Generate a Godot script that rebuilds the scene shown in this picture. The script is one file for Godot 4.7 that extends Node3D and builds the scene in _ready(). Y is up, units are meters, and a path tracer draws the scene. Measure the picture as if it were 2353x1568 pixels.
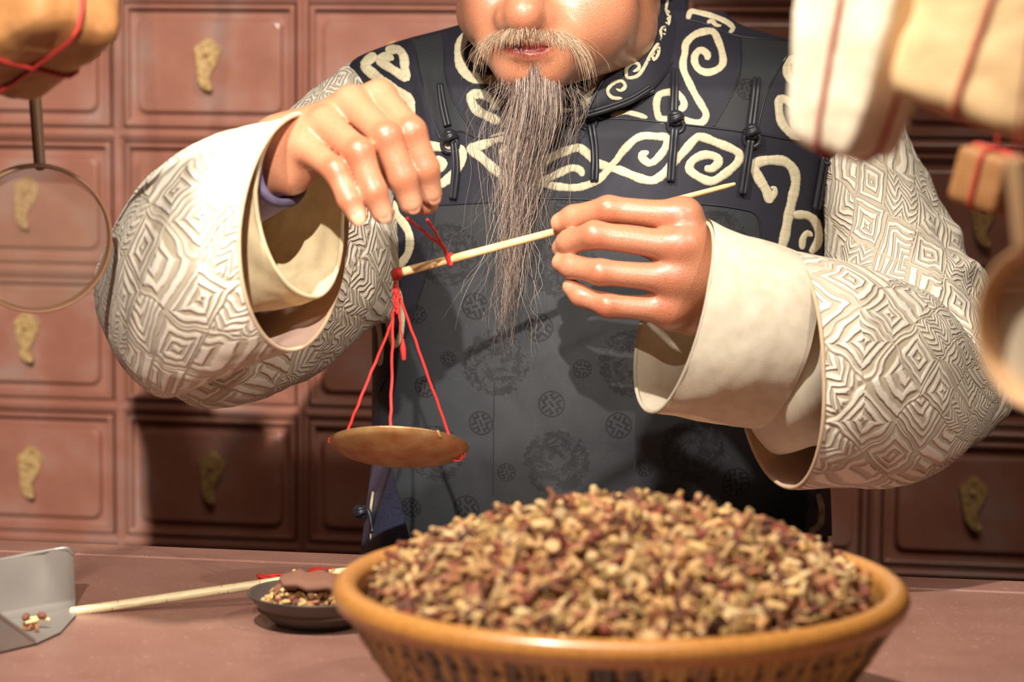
extends Node3D
# A man in an embroidered vest weighs herbs with a hand scale at a lacquered counter before a wall of drawers.

const F := 5800.0
var CT: Transform3D
var mats := {}
var person: Node3D
var rng := RandomNumberGenerator.new()


func _ready() -> void:
	rng.seed = 7
	# camera
	CT = Transform3D(Basis.from_euler(Vector3(deg_to_rad(-6.39), deg_to_rad(9.08), deg_to_rad(0.5))), Vector3(0, 1.373, 2.58))
	var cam := Camera3D.new()
	cam.name = "camera"
	var at := CameraAttributesPhysical.new()
	at.frustum_focal_length = 12.0 / (784.0 / F)
	at.frustum_focus_distance = 1.86
	at.exposure_aperture = 6.6
	at.frustum_near = 0.05
	at.frustum_far = 50.0
	cam.attributes = at
	cam.transform = CT
	cam.current = true
	add_child(cam)
	# surroundings and exposure
	var we := WorldEnvironment.new()
	we.name = "world_environment"
	var env := Environment.new()
	env.background_mode = Environment.BG_COLOR
	env.background_color = Color(0.02, 0.018, 0.016)
	env.tonemap_mode = Environment.TONE_MAPPER_LINEAR
	env.tonemap_exposure = 0.92
	env.sdfgi_enabled = true
	env.ssao_enabled = true
	env.ssil_enabled = true
	we.environment = env
	add_child(we)
	make_materials()
	# unseen spots upper left, upper right and behind; ceiling panel is added fill
	unseen_spot_lamp("unseen_spot_lamp", "unseen spot lamp out of view over the counter, placed to light the man's raised hand", CT * Vector3(-0.36, 0.95, -0.88), CT * Vector3(0.08, -0.14, -1.5), Color(1.0, 0.97, 0.925), 3.3, 27.0, 0.022)
	unseen_spot_lamp("unseen_spot_lamp", "unseen spot lamp out of view to the right, placed to light the vest and counter", CT * Vector3(0.95, 1.05, -0.75), P(1420, 480, 1.9), Color(1.0, 0.965, 0.91), 1.6, 20.0, 0.022)
	unseen_spot_lamp("unseen_spot_lamp", "unseen spot lamp out of view behind the camera, placed to light the drawers on the left", CT * Vector3(-0.15, 1.42, 2.3), P(330, 560, 2.5), Color(1.0, 0.965, 0.92), 34.0, 7.6, 0.03)
	added_fill_panel(Vector3(0.1, 3.18, 2.3), Vector2(1.2, 1.2), 2.6)
	build_room()
	build_cabinets()
	build_counter()
	build_person()
	build_scale()
	build_basket()
	build_counter_things()
	build_hanging()


# ---------------------------------------------------------------- places
func P(px: float, py: float, d: float) -> Vector3:
	return CT * Vector3((px - 1176.5) / F * d, (784.0 - py) / F * d, -d)


func PC(px: float, py: float, h := 1.0) -> Vector3:  # where the sight line through a pixel meets the height h
	var dir := P(px, py, 1.0) - CT.origin
	return CT.origin + dir * ((h - CT.origin.y) / dir.y)


func L(px: float, py: float, d: float) -> Vector3:
	return person.transform.affine_inverse() * P(px, py, d)


# ---------------------------------------------------------------- naming
func numbered(called: String, parent: Node) -> String:
	if not parent.has_node(called):
		return called
	var k := 1
	while parent.has_node("%s_%03d" % [called, k]):
		k += 1
	return "%s_%03d" % [called, k]


func thing(called: String, label: String, category: String, where := Vector3.ZERO, group := "") -> Node3D:
	var o := Node3D.new()
	o.name = numbered(called, self)
	add_child(o)
	o.position = where
	tag(o, label, category, group)
	return o


func tag(o: Node, label: String, category := "", group := "", kind := "") -> void:
	if label:
		o.set_meta("label", label)
	if category:
		o.set_meta("category", category)
	if group:
		o.set_meta("group", group)
	if kind:
		o.set_meta("kind", kind)


func part(parent: Node, called: String, m: Mesh, mat: Material, label := "") -> MeshInstance3D:
	var o := MeshInstance3D.new()
	o.name = numbered(called, parent)
	o.mesh = m
	o.material_override = mat
	parent.add_child(o)
	if label:
		o.set_meta("label", label)
	return o


func struct(called: String, m: Mesh, mat: Material, where := Vector3.ZERO) -> MeshInstance3D:
	var o := part(self, called, m, mat)
	o.position = where
	o.set_meta("kind", "structure")
	return o


# ---------------------------------------------------------------- meshes
class MB:
	var v := PackedVector3Array()
	var n := PackedVector3Array()
	var t := PackedVector2Array()
	var c := PackedColorArray()
	var idx := PackedInt32Array()
	var col := Color.WHITE

	func mesh() -> ArrayMesh:
		var a := []
		a.resize(Mesh.ARRAY_MAX)
		a[Mesh.ARRAY_VERTEX] = v
		a[Mesh.ARRAY_NORMAL] = n
		a[Mesh.ARRAY_TEX_UV] = t
		a[Mesh.ARRAY_COLOR] = c
		a[Mesh.ARRAY_INDEX] = idx
		var m := ArrayMesh.new()
		m.add_surface_from_arrays(Mesh.PRIMITIVE_TRIANGLES, a)
		return m

	func tri(a: Vector3, b: Vector3, d: Vector3, ref: Vector3) -> void:
		var nn := (b - a).cross(d - a)
		if nn.length_squared() < 1e-20:
			return
		nn = nn.normalized()
		var k := v.size()
		if nn.dot(ref) < 0.0:
			nn = -nn
			v.append_array([a, b, d])
		else:
			v.append_array([a, d, b])
		n.append_array([nn, nn, nn])
		t.append_array([Vector2.ZERO, Vector2.RIGHT, Vector2.ONE])
		c.append_array([col, col, col])
		idx.append_array([k, k + 1, k + 2])

	func quad(a: Vector3, b: Vector3, d: Vector3, e: Vector3, ref: Vector3) -> void:
		tri(a, b, d, ref)
		tri(a, d, e, ref)

	# rows of nu points; ref ZERO: normals point away from the middle of each row, ref INF: along rows x columns; wrap: first and last column coincide
	func grid(p: PackedVector3Array, nu: int, nv: int, wrap: bool, uv: PackedVector2Array, ref := Vector3.ZERO) -> void:
		var k := v.size()
		var nn := PackedVector3Array()
		nn.resize(nu * nv)
		var s := 0.0
		for j in nv:
			var mid := Vector3.ZERO
			if ref == Vector3.ZERO:
				for i in range(0, nu, maxi(1, nu / 8)):
					mid += p[j * nu + i]
				mid /= ceilf(nu / float(maxi(1, nu / 8)))
			var ja := maxi(j - 1, 0) * nu
			var jb := mini(j + 1, nv - 1) * nu
			for i in nu:
				var ia := i - 1
				var ib := i + 1
				if ia < 0:
					ia = nu - 2 if wrap else 0
				if ib >= nu:
					ib = 1 if wrap else nu - 1
				var du := p[j * nu + ib] - p[j * nu + ia]
				var dv := p[jb + i] - p[ja + i]
				var x := du.cross(dv)
				if x.length_squared() < 1e-22:
					var du2 := p[ja + ib] - p[ja + ia] + p[jb + ib] - p[jb + ia]
					x = du2.cross(dv)
				x = x.normalized()
				nn[j * nu + i] = x
				if ref != Vector3.INF:
					s += x.dot(p[j * nu + i] - mid) if ref == Vector3.ZERO else x.dot(ref)
		var flip := s < 0.0
		if flip:
			for i in nu * nv:
				nn[i] = -nn[i]
		v.append_array(p)
		n.append_array(nn)
		if uv.size() == nu * nv:
			t.append_array(uv)
		else:
			var z := PackedVector2Array()
			z.resize(nu * nv)
			for j in nv:
				for i in nu:
					z[j * nu + i] = Vector2(i / float(nu - 1), j / float(nv - 1))
			t.append_array(z)
		var cc := PackedColorArray()
		cc.resize(nu * nv)
		cc.fill(col)
		c.append_array(cc)
		var q := PackedInt32Array()
		q.resize((nu - 1) * (nv - 1) * 6)
		var w := 0
		for j in nv - 1:
			for i in nu - 1:
				var a := k + j * nu + i
				var b := a + 1
				var e := a + nu
				var d := e + 1
				q[w] = a
				q[w + 3] = a
				if flip:
					q[w + 1] = b
					q[w + 2] = d
					q[w + 4] = d
					q[w + 5] = e
				else:
					q[w + 1] = d
					q[w + 2] = b
					q[w + 4] = e
					q[w + 5] = d
				w += 6
		idx.append_array(q)

	# a round tube along points; radii one per point
	func tube(pts: PackedVector3Array, radii: PackedFloat32Array, sides := 8, caps := true) -> void:
		var m := pts.size()
		var p := PackedVector3Array()
		var uv := PackedVector2Array()
		var up := Vector3.UP
		var tan0 := (pts[1] - pts[0]).normalized()
		if absf(tan0.dot(up)) > 0.9:
			up = Vector3.RIGHT
		var side := tan0.cross(up).normalized()
		var run := 0.0
		for j in m:
			var tn := (pts[mini(j + 1, m - 1)] - pts[maxi(j - 1, 0)]).normalized()
			side = (side - tn * side.dot(tn)).normalized()
			var o := tn.cross(side)
			if j > 0:
				run += pts[j].distance_to(pts[j - 1])
			var rows := 1
			if caps and (j == 0 or j == m - 1):
				rows = 3
			for r in rows:
				var rr := radii[mini(j, radii.size() - 1)]
				var shift := 0.0
				if rows == 3:
					var q := r if j == 0 else 2 - r
					shift = rr * [0.6, 0.4, 0.0][q] * (-1.0 if j == 0 else 1.0)
					rr *= [0.001, 0.75, 1.0][q]
				for i in sides + 1:
					var a := TAU * i / sides
					p.append(pts[j] + tn * shift + (side * cos(a) + o * sin(a)) * rr)
					uv.append(Vector2(i / float(sides), run))
		grid(p, sides + 1, p.size() / (sides + 1), true, uv)

	# closed outline (xy) swept through rings of (inset, z), flat shaded, front capped
	func extrude(rings: Array, xf: Transform3D, back := true) -> void:
		for r in rings.size() - 1:
			var a: PackedVector3Array = rings[r]
			var b: PackedVector3Array = rings[r + 1]
			var m := a.size()
			var mid := Vector3.ZERO
			for i in m:
				mid += (a[i] + b[i]) * 0.5 / m
			for i in m:
				var k := (i + 1) % m
				var nn := (a[k] - a[i]).cross(b[i] - a[i])
				if nn.length_squared() < 1e-20:
					nn = (b[k] - b[i]).cross(b[i] - a[i])
				# outlines run counter-clockwise seen from +z
				quad(xf * a[i], xf * a[k], xf * b[k], xf * b[i], xf.basis * nn)
		for e in ([rings.size() - 1, 0] if back else [rings.size() - 1]):
			var ring: PackedVector3Array = rings[e]
			var flat := PackedVector2Array()
			for q in ring:
				flat.append(Vector2(q.x, q.y))
			var ts := Geometry2D.triangulate_polygon(flat)
			for i in range(0, ts.size(), 3):
				tri(xf * ring[ts[i]], xf * ring[ts[i + 1]], xf * ring[ts[i + 2]], xf.basis * (Vector3.BACK if e > 0 else Vector3.FORWARD))

	# box with chamfered edges
	func box(size: Vector3, bev: float, xf: Transform3D) -> void:
		var h := size * 0.5
		bev = minf(bev, minf(h.x, minf(h.y, h.z)) * 0.9)
		var hx := h.x - bev
		var hy := h.y - bev
		var hz := h.z - bev
		for s in [-1.0, 1.0]:
			quad(xf * Vector3(s * h.x, -hy, -hz), xf * Vector3(s * h.x, hy, -hz), xf * Vector3(s * h.x, hy, hz), xf * Vector3(s * h.x, -hy, hz), xf.basis * Vector3(s, 0, 0))
			quad(xf * Vector3(-hx, s * h.y, -hz), xf * Vector3(hx, s * h.y, -hz), xf * Vector3(hx, s * h.y, hz), xf * Vector3(-hx, s * h.y, hz), xf.basis * Vector3(0, s, 0))
			quad(xf * Vector3(-hx, -hy, s * h.z), xf * Vector3(hx, -hy, s * h.z), xf * Vector3(hx, hy, s * h.z), xf * Vector3(-hx, hy, s * h.z), xf.basis * Vector3(0, 0, s))
			if bev <= 0.0:
				continue
			for u in [-1.0, 1.0]:
				quad(xf * Vector3(s * h.x, u * hy, -hz), xf * Vector3(s * hx, u * h.y, -hz), xf * Vector3(s * hx, u * h.y, hz), xf * Vector3(s * h.x, u * hy, hz), xf.basis * Vector3(s, u, 0))
				quad(xf * Vector3(s * h.x, -hy, u * hz), xf * Vector3(s * hx, -hy, u * h.z), xf * Vector3(s * hx, hy, u * h.z), xf * Vector3(s * h.x, hy, u * hz), xf.basis * Vector3(s, 0, u))
				quad(xf * Vector3(-hx, s * h.y, u * hz), xf * Vector3(-hx, s * hy, u * h.z), xf * Vector3(hx, s * hy, u * h.z), xf * Vector3(hx, s * h.y, u * hz), xf.basis * Vector3(0, s, u))
				for w in [-1.0, 1.0]:
					tri(xf * Vector3(s * h.x, u * hy, w * hz), xf * Vector3(s * hx, u * h.y, w * hz), xf * Vector3(s * hx, u * hy, w * h.z), xf.basis * Vector3(s, u, w))

	func ball(center: Vector3, r: Vector3, b := Basis.IDENTITY, nu := 12, nv := 8, power := 2.0) -> void:
		var p := PackedVector3Array()
		for j in nv + 1:
			var th := PI * j / nv
			for i in nu + 1:
				var a := TAU * i / nu
				var d := Vector3(sin(th) * cos(a), cos(th), sin(th) * sin(a))
				if power != 2.0:
					d /= pow(pow(absf(d.x), power) + pow(absf(d.y), power) + pow(absf(d.z), power), 1.0 / power)
				p.append(center + b * (d * r))
		grid(p, nu + 1, nv + 1, true, PackedVector2Array())

	# profile of (radius, y) turned about y
	func lathe(prof: PackedVector2Array, sides: int, xf := Transform3D.IDENTITY, ref := Vector3.ZERO) -> void:
		var p := PackedVector3Array()
		for q in prof:
			for i in sides + 1:
				var a := TAU * i / sides
				p.append(xf * Vector3(q.x * cos(a), q.y, q.x * sin(a)))
		grid(p, sides + 1, prof.size(), true, PackedVector2Array(), ref)


func boxm(size: Vector3, bev := 0.002) -> ArrayMesh:
	var b := MB.new()
	b.box(size, bev, Transform3D.IDENTITY)
	return b.mesh()


func at(p: Vector3) -> Transform3D:
	return Transform3D(Basis.IDENTITY, p)


func rrect(w: float, h: float, r: float, z: float, k := 5) -> PackedVector3Array:  # rounded rectangle, counter-clockwise
	var o := PackedVector3Array()
	for q in 4:
		var cx: float = (w / 2 - r) * [1, -1, -1, 1][q]
		var cy: float = (h / 2 - r) * [1, 1, -1, -1][q]
		for i in k:
			var a := PI / 2 * (q + i / float(k - 1))
			o.append(Vector3(cx + cos(a) * r, cy + sin(a) * r, z))
	return o


func inset(poly: PackedVector2Array, by: float, z: float) -> PackedVector3Array:  # counter-clockwise outline moved inwards
	var o := PackedVector3Array()
	var m := poly.size()
	for i in m:
		var e := (poly[(i + 1) % m] - poly[(i + m - 1) % m]).normalized()
		var q := poly[i] + Vector2(-e.y, e.x) * by
		o.append(Vector3(q.x, q.y, z))
	return o


func spline(pts: Array, sub := 6) -> PackedVector3Array:  # Catmull-Rom through Vector3 points
	var o := PackedVector3Array()
	var m := pts.size()
	for i in m - 1:
		var a: Vector3 = pts[maxi(i - 1, 0)]
		var b: Vector3 = pts[i]
		var c: Vector3 = pts[i + 1]
		var d: Vector3 = pts[mini(i + 2, m - 1)]
		for s in sub:
			o.append(b.cubic_interpolate(c, a, d, s / float(sub)))
	o.append(pts[m - 1])
	return o


func fit(xs: Array, ys: Array, x: float) -> float:  # smooth-stepped table look-up, xs rising
	if x <= xs[0]:
		return ys[0]
	for i in xs.size() - 1:
		if x <= xs[i + 1]:
			var f: float = (x - xs[i]) / (xs[i + 1] - xs[i])
			var pa: float = ys[maxi(i - 1, 0)]
			var pd: float = ys[mini(i + 2, xs.size() - 1)]
			return lerpf(cubic_interpolate(ys[i], ys[i + 1], pa, pd, f), lerpf(ys[i], ys[i + 1], f), 0.5)
	return ys[-1]


# ---------------------------------------------------------------- a field of joined capsules, meshed as surface nets
class Field:
	var o: Vector3
	var h: float
	var nx: int
	var ny: int
	var nz: int
	var f := PackedFloat32Array()
	var g := PackedFloat32Array()

	func _init(lo: Vector3, hi: Vector3, cell: float) -> void:
		o = lo
		h = cell
		nx = int((hi.x - lo.x) / cell) + 2
		ny = int((hi.y - lo.y) / cell) + 2
		nz = int((hi.z - lo.z) / cell) + 2
		f.resize(nx * ny * nz)

	func begin() -> void:  # what follows forms one group; groups are kept apart
		g = PackedFloat32Array()
		g.resize(f.size())

	func capsule(a: Vector3, b: Vector3, ra: float, rb: float, k := 0.002, own := false) -> void:
		var m := maxf(ra, rb) + k * 5.0 + h
		var lo := (Vector3(minf(a.x, b.x) - m, minf(a.y, b.y) - m, minf(a.z, b.z) - m) - o) / h
		var hi := (Vector3(maxf(a.x, b.x) + m, maxf(a.y, b.y) + m, maxf(a.z, b.z) + m) - o) / h
		var ab := b - a
		var il := 1.0 / maxf(ab.length_squared(), 1e-9)
		var dr := rb - ra
		for z in range(maxi(0, int(lo.z)), mini(nz, int(hi.z) + 2)):
			for y in range(maxi(0, int(lo.y)), mini(ny, int(hi.y) + 2)):
				var row := (z * ny + y) * nx
				var p := Vector3(o.x, o.y + y * h, o.z + z * h) - a
				for x in range(maxi(0, int(lo.x)), mini(nx, int(hi.x) + 2)):
					var q := Vector3(p.x + x * h, p.y, p.z)
					var s := clampf(q.dot(ab) * il, 0.0, 1.0)
					var d := (q - ab * s).length() - ra - dr * s
					if d < m:
						if own:
							g[row + x] += exp(-d / k)
						else:
							f[row + x] += exp(-d / k)

	func ellipsoid(c: Vector3, r: Vector3, b := Basis.IDENTITY, k := 0.004) -> void:
		var rm := maxf(r.x, maxf(r.y, r.z))
		var rn := minf(r.x, minf(r.y, r.z))
		var m := rm + k * 5.0 + h
		var lo := (c - Vector3.ONE * m - o) / h
		var hi := (c + Vector3.ONE * m - o) / h
		var inv := b.transposed()
		var ir := Vector3(1 / r.x, 1 / r.y, 1 / r.z)
		for z in range(maxi(0, int(lo.z)), mini(nz, int(hi.z) + 2)):
			for y in range(maxi(0, int(lo.y)), mini(ny, int(hi.y) + 2)):
				var row := (z * ny + y) * nx
				for x in range(maxi(0, int(lo.x)), mini(nx, int(hi.x) + 2)):
					var q := inv * (Vector3(o.x + x * h, o.y + y * h, o.z + z * h) - c)
					var e := (q * ir).length()
					if e < 0.3:
						f[row + x] += exp(rn * 0.7 / k)
						continue
					var d := e * (e - 1.0) / (q * ir * ir).length()
					if d < k * 6.0:
						f[row + x] += exp(-d / k)

	func carve(a: Vector3, b: Vector3, ra: float, rb: float, k: float, amount: float) -> void:  # a shallow dent
		var m := maxf(ra, rb) * 3.0
		var lo := (Vector3(minf(a.x, b.x) - m, minf(a.y, b.y) - m, minf(a.z, b.z) - m) - o) / h
		var hi := (Vector3(maxf(a.x, b.x) + m, maxf(a.y, b.y) + m, maxf(a.z, b.z) + m) - o) / h
		var ab := b - a
		var il := 1.0 / maxf(ab.length_squared(), 1e-9)
		for z in range(maxi(0, int(lo.z)), mini(nz, int(hi.z) + 2)):
			for y in range(maxi(0, int(lo.y)), mini(ny, int(hi.y) + 2)):
				for x in range(maxi(0, int(lo.x)), mini(nx, int(hi.x) + 2)):
					var q := Vector3(o.x + x * h, o.y + y * h, o.z + z * h) - a
					var s := clampf(q.dot(ab) * il, 0.0, 1.0)
					var d := (q - ab * s).length() / lerpf(ra, rb, s)
					f[(z * ny + y) * nx + x] *= exp(-amount / k * exp(-d * d))

	func end() -> void:
		for i in f.size():
			if g[i] > f[i]:
				f[i] = g[i]

	func add(other: PackedFloat32Array) -> void:
		for i in f.size():
			f[i] += other[i]

	func inside(p: Vector3) -> bool:
		var q := (p - o) / h
		var x := roundi(q.x)
		var y := roundi(q.y)
		var z := roundi(q.z)
		if x < 0 or y < 0 or z < 0 or x >= nx or y >= ny or z >= nz:
			return false
		return f[(z * ny + y) * nx + x] > 1.0

	func mesh_into(b: MB, rounds := 2) -> void:
		var at := {}
		var k0 := b.v.size()
		var nxy := nx * ny
		var off := PackedInt32Array([0, 1, nx, nx + 1, nxy, nxy + 1, nxy + nx, nxy + nx + 1])
		var ed := [[0, 1], [2, 3], [4, 5], [6, 7], [0, 2], [1, 3], [4, 6], [5, 7], [0, 4], [1, 5], [2, 6], [3, 7]]
		var val := PackedFloat32Array()
		val.resize(8)
		for z in nz - 1:
			for y in ny - 1:
				var i := (z * ny + y) * nx
				for x in nx - 1:
					var e := i + x
					var a0 := f[e] > 1.0
					if a0 == (f[e + off[7]] > 1.0) and a0 == (f[e + 1] > 1.0) and a0 == (f[e + nx] > 1.0) and a0 == (f[e + off[3]] > 1.0) and a0 == (f[e + nxy] > 1.0) and a0 == (f[e + off[5]] > 1.0) and a0 == (f[e + off[6]] > 1.0):
						continue
					for q in 8:
						val[q] = clampf(log(maxf(f[e + off[q]], 1e-9)), -9.0, 9.0)
					var sum := Vector3.ZERO
					var cnt := 0
					for pr in ed:
						var va := val[pr[0]]
						var vb := val[pr[1]]
						if (va > 0.0) != (vb > 0.0):
							var tt := va / (va - vb)
							var qa := Vector3(pr[0] & 1, (pr[0] >> 1) & 1, pr[0] >> 2)
							var qb := Vector3(pr[1] & 1, (pr[1] >> 1) & 1, pr[1] >> 2)
							sum += qa.lerp(qb, tt)
							cnt += 1
					at[e] = b.v.size()
					b.v.append(o + (Vector3(x, y, z) + sum / cnt) * h)
					b.n.append(-Vector3(val[1] + val[3] + val[5] + val[7] - val[0] - val[2] - val[4] - val[6], val[2] + val[3] + val[6] + val[7] - val[0] - val[1] - val[4] - val[5], val[4] + val[5] + val[6] + val[7] - val[0] - val[1] - val[2] - val[3]).normalized())
					b.c.append(b.col)
					b.t.append(Vector2.ZERO)
		for e in at:
			var a1 := f[e] > 1.0
			if (f[e + 1] > 1.0) != a1 and at.has(e - nx) and at.has(e - nxy) and at.has(e - nx - nxy):
				face(b, at[e], at[e - nx], at[e - nx - nxy], at[e - nxy])
			if (f[e + nx] > 1.0) != a1 and at.has(e - 1) and at.has(e - nxy) and at.has(e - 1 - nxy):
				face(b, at[e], at[e - 1], at[e - 1 - nxy], at[e - nxy])
			if (f[e + nxy] > 1.0) != a1 and at.has(e - 1) and at.has(e - nx) and at.has(e - 1 - nx):
				face(b, at[e], at[e - 1], at[e - 1 - nx], at[e - nx])
		# a few rounds that even out the normals
		for round in rounds:
			var acc := PackedVector3Array()
			acc.resize(b.v.size() - k0)
			for i in range(0, b.idx.size(), 3):
				var i0 := b.idx[i] - k0
				if i0 < 0:
					continue
				var i1 := b.idx[i + 1] - k0
				var i2 := b.idx[i + 2] - k0
				var s := b.n[i0 + k0] + b.n[i1 + k0] + b.n[i2 + k0]
				acc[i0] += s
				acc[i1] += s
				acc[i2] += s
			for i in acc.size():
				if acc[i].length_squared() > 0.0:
					b.n[i + k0] = acc[i].normalized()

	func face(b: MB, a: int, c: int, d: int, e: int) -> void:
		var nn := (b.v[c] - b.v[a]).cross(b.v[d] - b.v[a])
		if nn.dot(b.n[a] + b.n[d]) < 0.0:
			b.idx.append_array([a, c, d, a, d, e])
		else:
			b.idx.append_array([a, d, c, a, e, d])


# ---------------------------------------------------------------- materials
func noise_tex(freq: float, offsets: Array, colors: Array, seed_ := 1, size := 512, oct := 4, kind := FastNoiseLite.TYPE_SIMPLEX_SMOOTH) -> NoiseTexture2D:
	var fn := FastNoiseLite.new()
	fn.seed = seed_
	fn.noise_type = kind
	fn.frequency = freq
	fn.fractal_octaves = oct
	var nt := NoiseTexture2D.new()
	nt.width = size
	nt.height = size
	nt.seamless = true
	nt.noise = fn
	if colors.size():
		var g := Gradient.new()
		g.offsets = PackedFloat32Array(offsets)
		g.colors = PackedColorArray(colors)
		nt.color_ramp = g
	return nt


func mat(called: String, color: Color, rough := 0.5, metal := 0.0) -> StandardMaterial3D:
	var m := StandardMaterial3D.new()
	m.resource_name = called
	m.albedo_color = color
	m.roughness = rough
	m.metallic = metal
	mats[called] = m
	return m


func tri(m: StandardMaterial3D, tex: Texture2D, scale: float, bump: Texture2D = null, depth := 0.0) -> StandardMaterial3D:
	m.albedo_texture = tex
	m.uv1_triplanar = true
	m.uv1_world_triplanar = true
	m.uv1_scale = Vector3.ONE * scale
	if bump:
		m.heightmap_enabled = true
		m.heightmap_texture = bump
		m.heightmap_scale = depth
	return m


func make_materials() -> void:
	var fine := noise_tex(0.09, [], [], 5, 512, 4)
	var lac := mat("lacquer", Color.WHITE, 0.36)
	tri(lac, noise_tex(0.008, [0.0, 0.45, 0.7, 1.0], [Color8(146, 94, 78), Color8(160, 106, 88), Color8(165, 119, 104), Color8(164, 135, 126)], 3, 512, 4), 2.2, noise_tex(0.02, [], [], 9, 512, 3), 0.02)
	lac.clearcoat_enabled = true
	lac.clearcoat = 0.9
	lac.clearcoat_roughness = 0.14
	var gap := mat("seam_dark", Color8(40, 18, 14), 0.6)
	gap.metallic = 0.0
	var top := mat("counter_lacquer", Color.WHITE, 0.4)
	tri(top, speck_texture(), 2.6, fine, 0.006)
	top.clearcoat_enabled = true
	top.clearcoat = 0.2
	top.clearcoat_roughness = 0.25
	var brass := mat("brass", Color8(208, 178, 132), 0.48, 0.22)
	tri(brass, noise_tex(0.05, [0.0, 0.5, 1.0], [Color8(170, 150, 110), Color8(235, 225, 205), Color8(255, 250, 240)], 12, 256, 4), 9.0, fine, 0.03)
	mat("plaster", Color8(176, 152, 134), 0.9)
	mat("floor_tile", Color8(96, 70, 58), 0.5)
	mat("lamp_black", Color8(30, 30, 32), 0.5)
	# cloth
	var navy := mat("piping_black", Color8(30, 30, 38), 0.42)
	navy.rim_enabled = true
	navy.rim = 0.25
	var thread := mat("embroidery_thread", Color8(230, 220, 190), 0.6)
	thread.albedo_texture = thread_texture(false)
	thread.heightmap_enabled = true
	thread.heightmap_texture = thread_texture(true)
	thread.heightmap_scale = 0.05
	thread.rim_enabled = true
	thread.rim = 0.2
	var weave := weave_texture()
	var linen := mat("linen", Color8(220, 211, 194), 0.85)
	linen.albedo_texture = noise_tex(0.012, [0.0, 0.5, 1.0], [Color8(240, 234, 220), Color8(250, 247, 240), Color8(255, 255, 250)], 21, 512, 5)
	linen.heightmap_enabled = true
	linen.heightmap_texture = weave
	linen.heightmap_scale = 0.012
	linen.uv1_scale = Vector3(11, 11, 1)
	linen.backlight_enabled = true
	linen.backlight = Color(0.6, 0.5, 0.32)
	linen.rim_enabled = true
	linen.rim = 0.1
	var aged: StandardMaterial3D = linen.duplicate()
	aged.resource_name = "aged_linen"
	aged.albedo_color = Color8(230, 212, 174)
	aged.backlight = Color(0.5, 0.44, 0.34)
	mats["aged_linen"] = aged
	var lining := mat("sleeve_lining", Color8(196, 166, 150), 0.85)
	lining.backlight_enabled = true
	lining.backlight = Color(0.3, 0.24, 0.2)
	lining.heightmap_enabled = true
	lining.heightmap_texture = weave
	lining.heightmap_scale = 0.01
	lining.uv1_scale = Vector3(12, 12, 1)
	var knit := mat("purple_knit", Color8(140, 128, 168), 0.95)
	knit.heightmap_enabled = true
	knit.heightmap_texture = weave
	knit.heightmap_scale = 0.04
	knit.uv1_scale = Vector3(9, 9, 1)
	mat("sleeve_trim", Color8(190, 165, 135), 0.8)
	var br := mat("brocade", Color.WHITE, 0.62)
	br.backlight_enabled = true
	br.backlight = Color(0.25, 0.21, 0.15)
	var bi := brocade_image()
	br.albedo_texture = bi[0]
	br.heightmap_enabled = true
	br.heightmap_texture = bi[1]
	br.heightmap_scale = 0.2
	br.uv1_scale = Vector3(1.0 / 0.22, 1.0 / 0.22, 1)
	br.rim_enabled = true
	br.rim = 0.2
	# body
	var skin := mat("skin", Color(1, 1, 1), 0.36)
	skin.clearcoat_enabled = true
	skin.clearcoat = 0.3
	skin.clearcoat_roughness = 0.3
	skin.vertex_color_use_as_albedo = true
	skin.subsurf_scatter_enabled = true
	skin.subsurf_scatter_strength = 0.12
	skin.uv1_triplanar = true
	skin.uv1_scale = Vector3.ONE * 14.0
	skin.albedo_texture = noise_tex(0.05, [0.0, 0.3, 0.5, 0.75, 1.0], [Color8(226, 206, 196), Color8(246, 238, 232), Color8(255, 255, 255), Color8(250, 240, 234), Color8(236, 214, 204)], 33, 512, 5)
	skin.heightmap_enabled = true
	skin.heightmap_texture = noise_tex(0.11, [], [], 31, 512, 5)
	skin.heightmap_scale = 0.035
	var hair := mat("hair", Color.WHITE, 0.5)
	hair.vertex_color_use_as_albedo = true
	mat("black_hair", Color8(34, 30, 28), 0.5)
	# tools and herbs
	var wood := mat("pale_wood", Color8(233, 200, 150), 0.5)
	tri(wood, noise_tex(0.04, [0.0, 0.5, 1.0], [Color8(214, 190, 160), Color8(255, 246, 230), Color8(255, 255, 250)], 41, 256, 4), 6.0)
	var bam := mat("bamboo", Color8(234, 216, 176), 0.42)
	bam.albedo_texture = rod_texture()
	mat("sieve_wood", Color8(124, 88, 62), 0.5)
	mat("sieve_wood_pale", Color8(226, 182, 136), 0.45)
	mat("sieve_wood_dark", Color8(70, 52, 40), 0.5)
	mat("red_string", Color8(200, 48, 44), 0.7)
	mat("parcel_string", Color8(168, 44, 34), 0.7)
	var pan := mat("old_brass", Color.WHITE, 0.42, 0.7)
	tri(pan, noise_tex(0.03, [0.0, 0.4, 0.7, 1.0], [Color8(150, 96, 56), Color8(176, 128, 84), Color8(190, 152, 100), Color8(196, 184, 150)], 51, 256, 4), 7.0)
	mat("tin", Color8(160, 153, 146), 0.42, 0.6)

	mat("dark_iron", Color8(84, 74, 68), 0.42, 0.3)
	var herb := mat("dried_herb", Color.WHITE, 0.75)
	herb.vertex_color_use_as_albedo = true
	var splint := mat("splint", Color8(190, 136, 66), 0.5)
	splint.vertex_color_use_as_albedo = true
	splint.clearcoat_enabled = true
	splint.clearcoat = 0.3
	splint.clearcoat_roughness = 0.3
	var rim := mat("basket_rim", Color8(214, 150, 78), 0.36)
	rim.albedo_texture = rod_texture()
	rim.clearcoat_enabled = true
	rim.clearcoat = 0.5
	rim.clearcoat_roughness = 0.2
	mat("basket_inside", Color8(120, 78, 36), 0.7)
	var paper := mat("wrapping_paper", Color8(158, 110, 64), 0.7)
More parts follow.
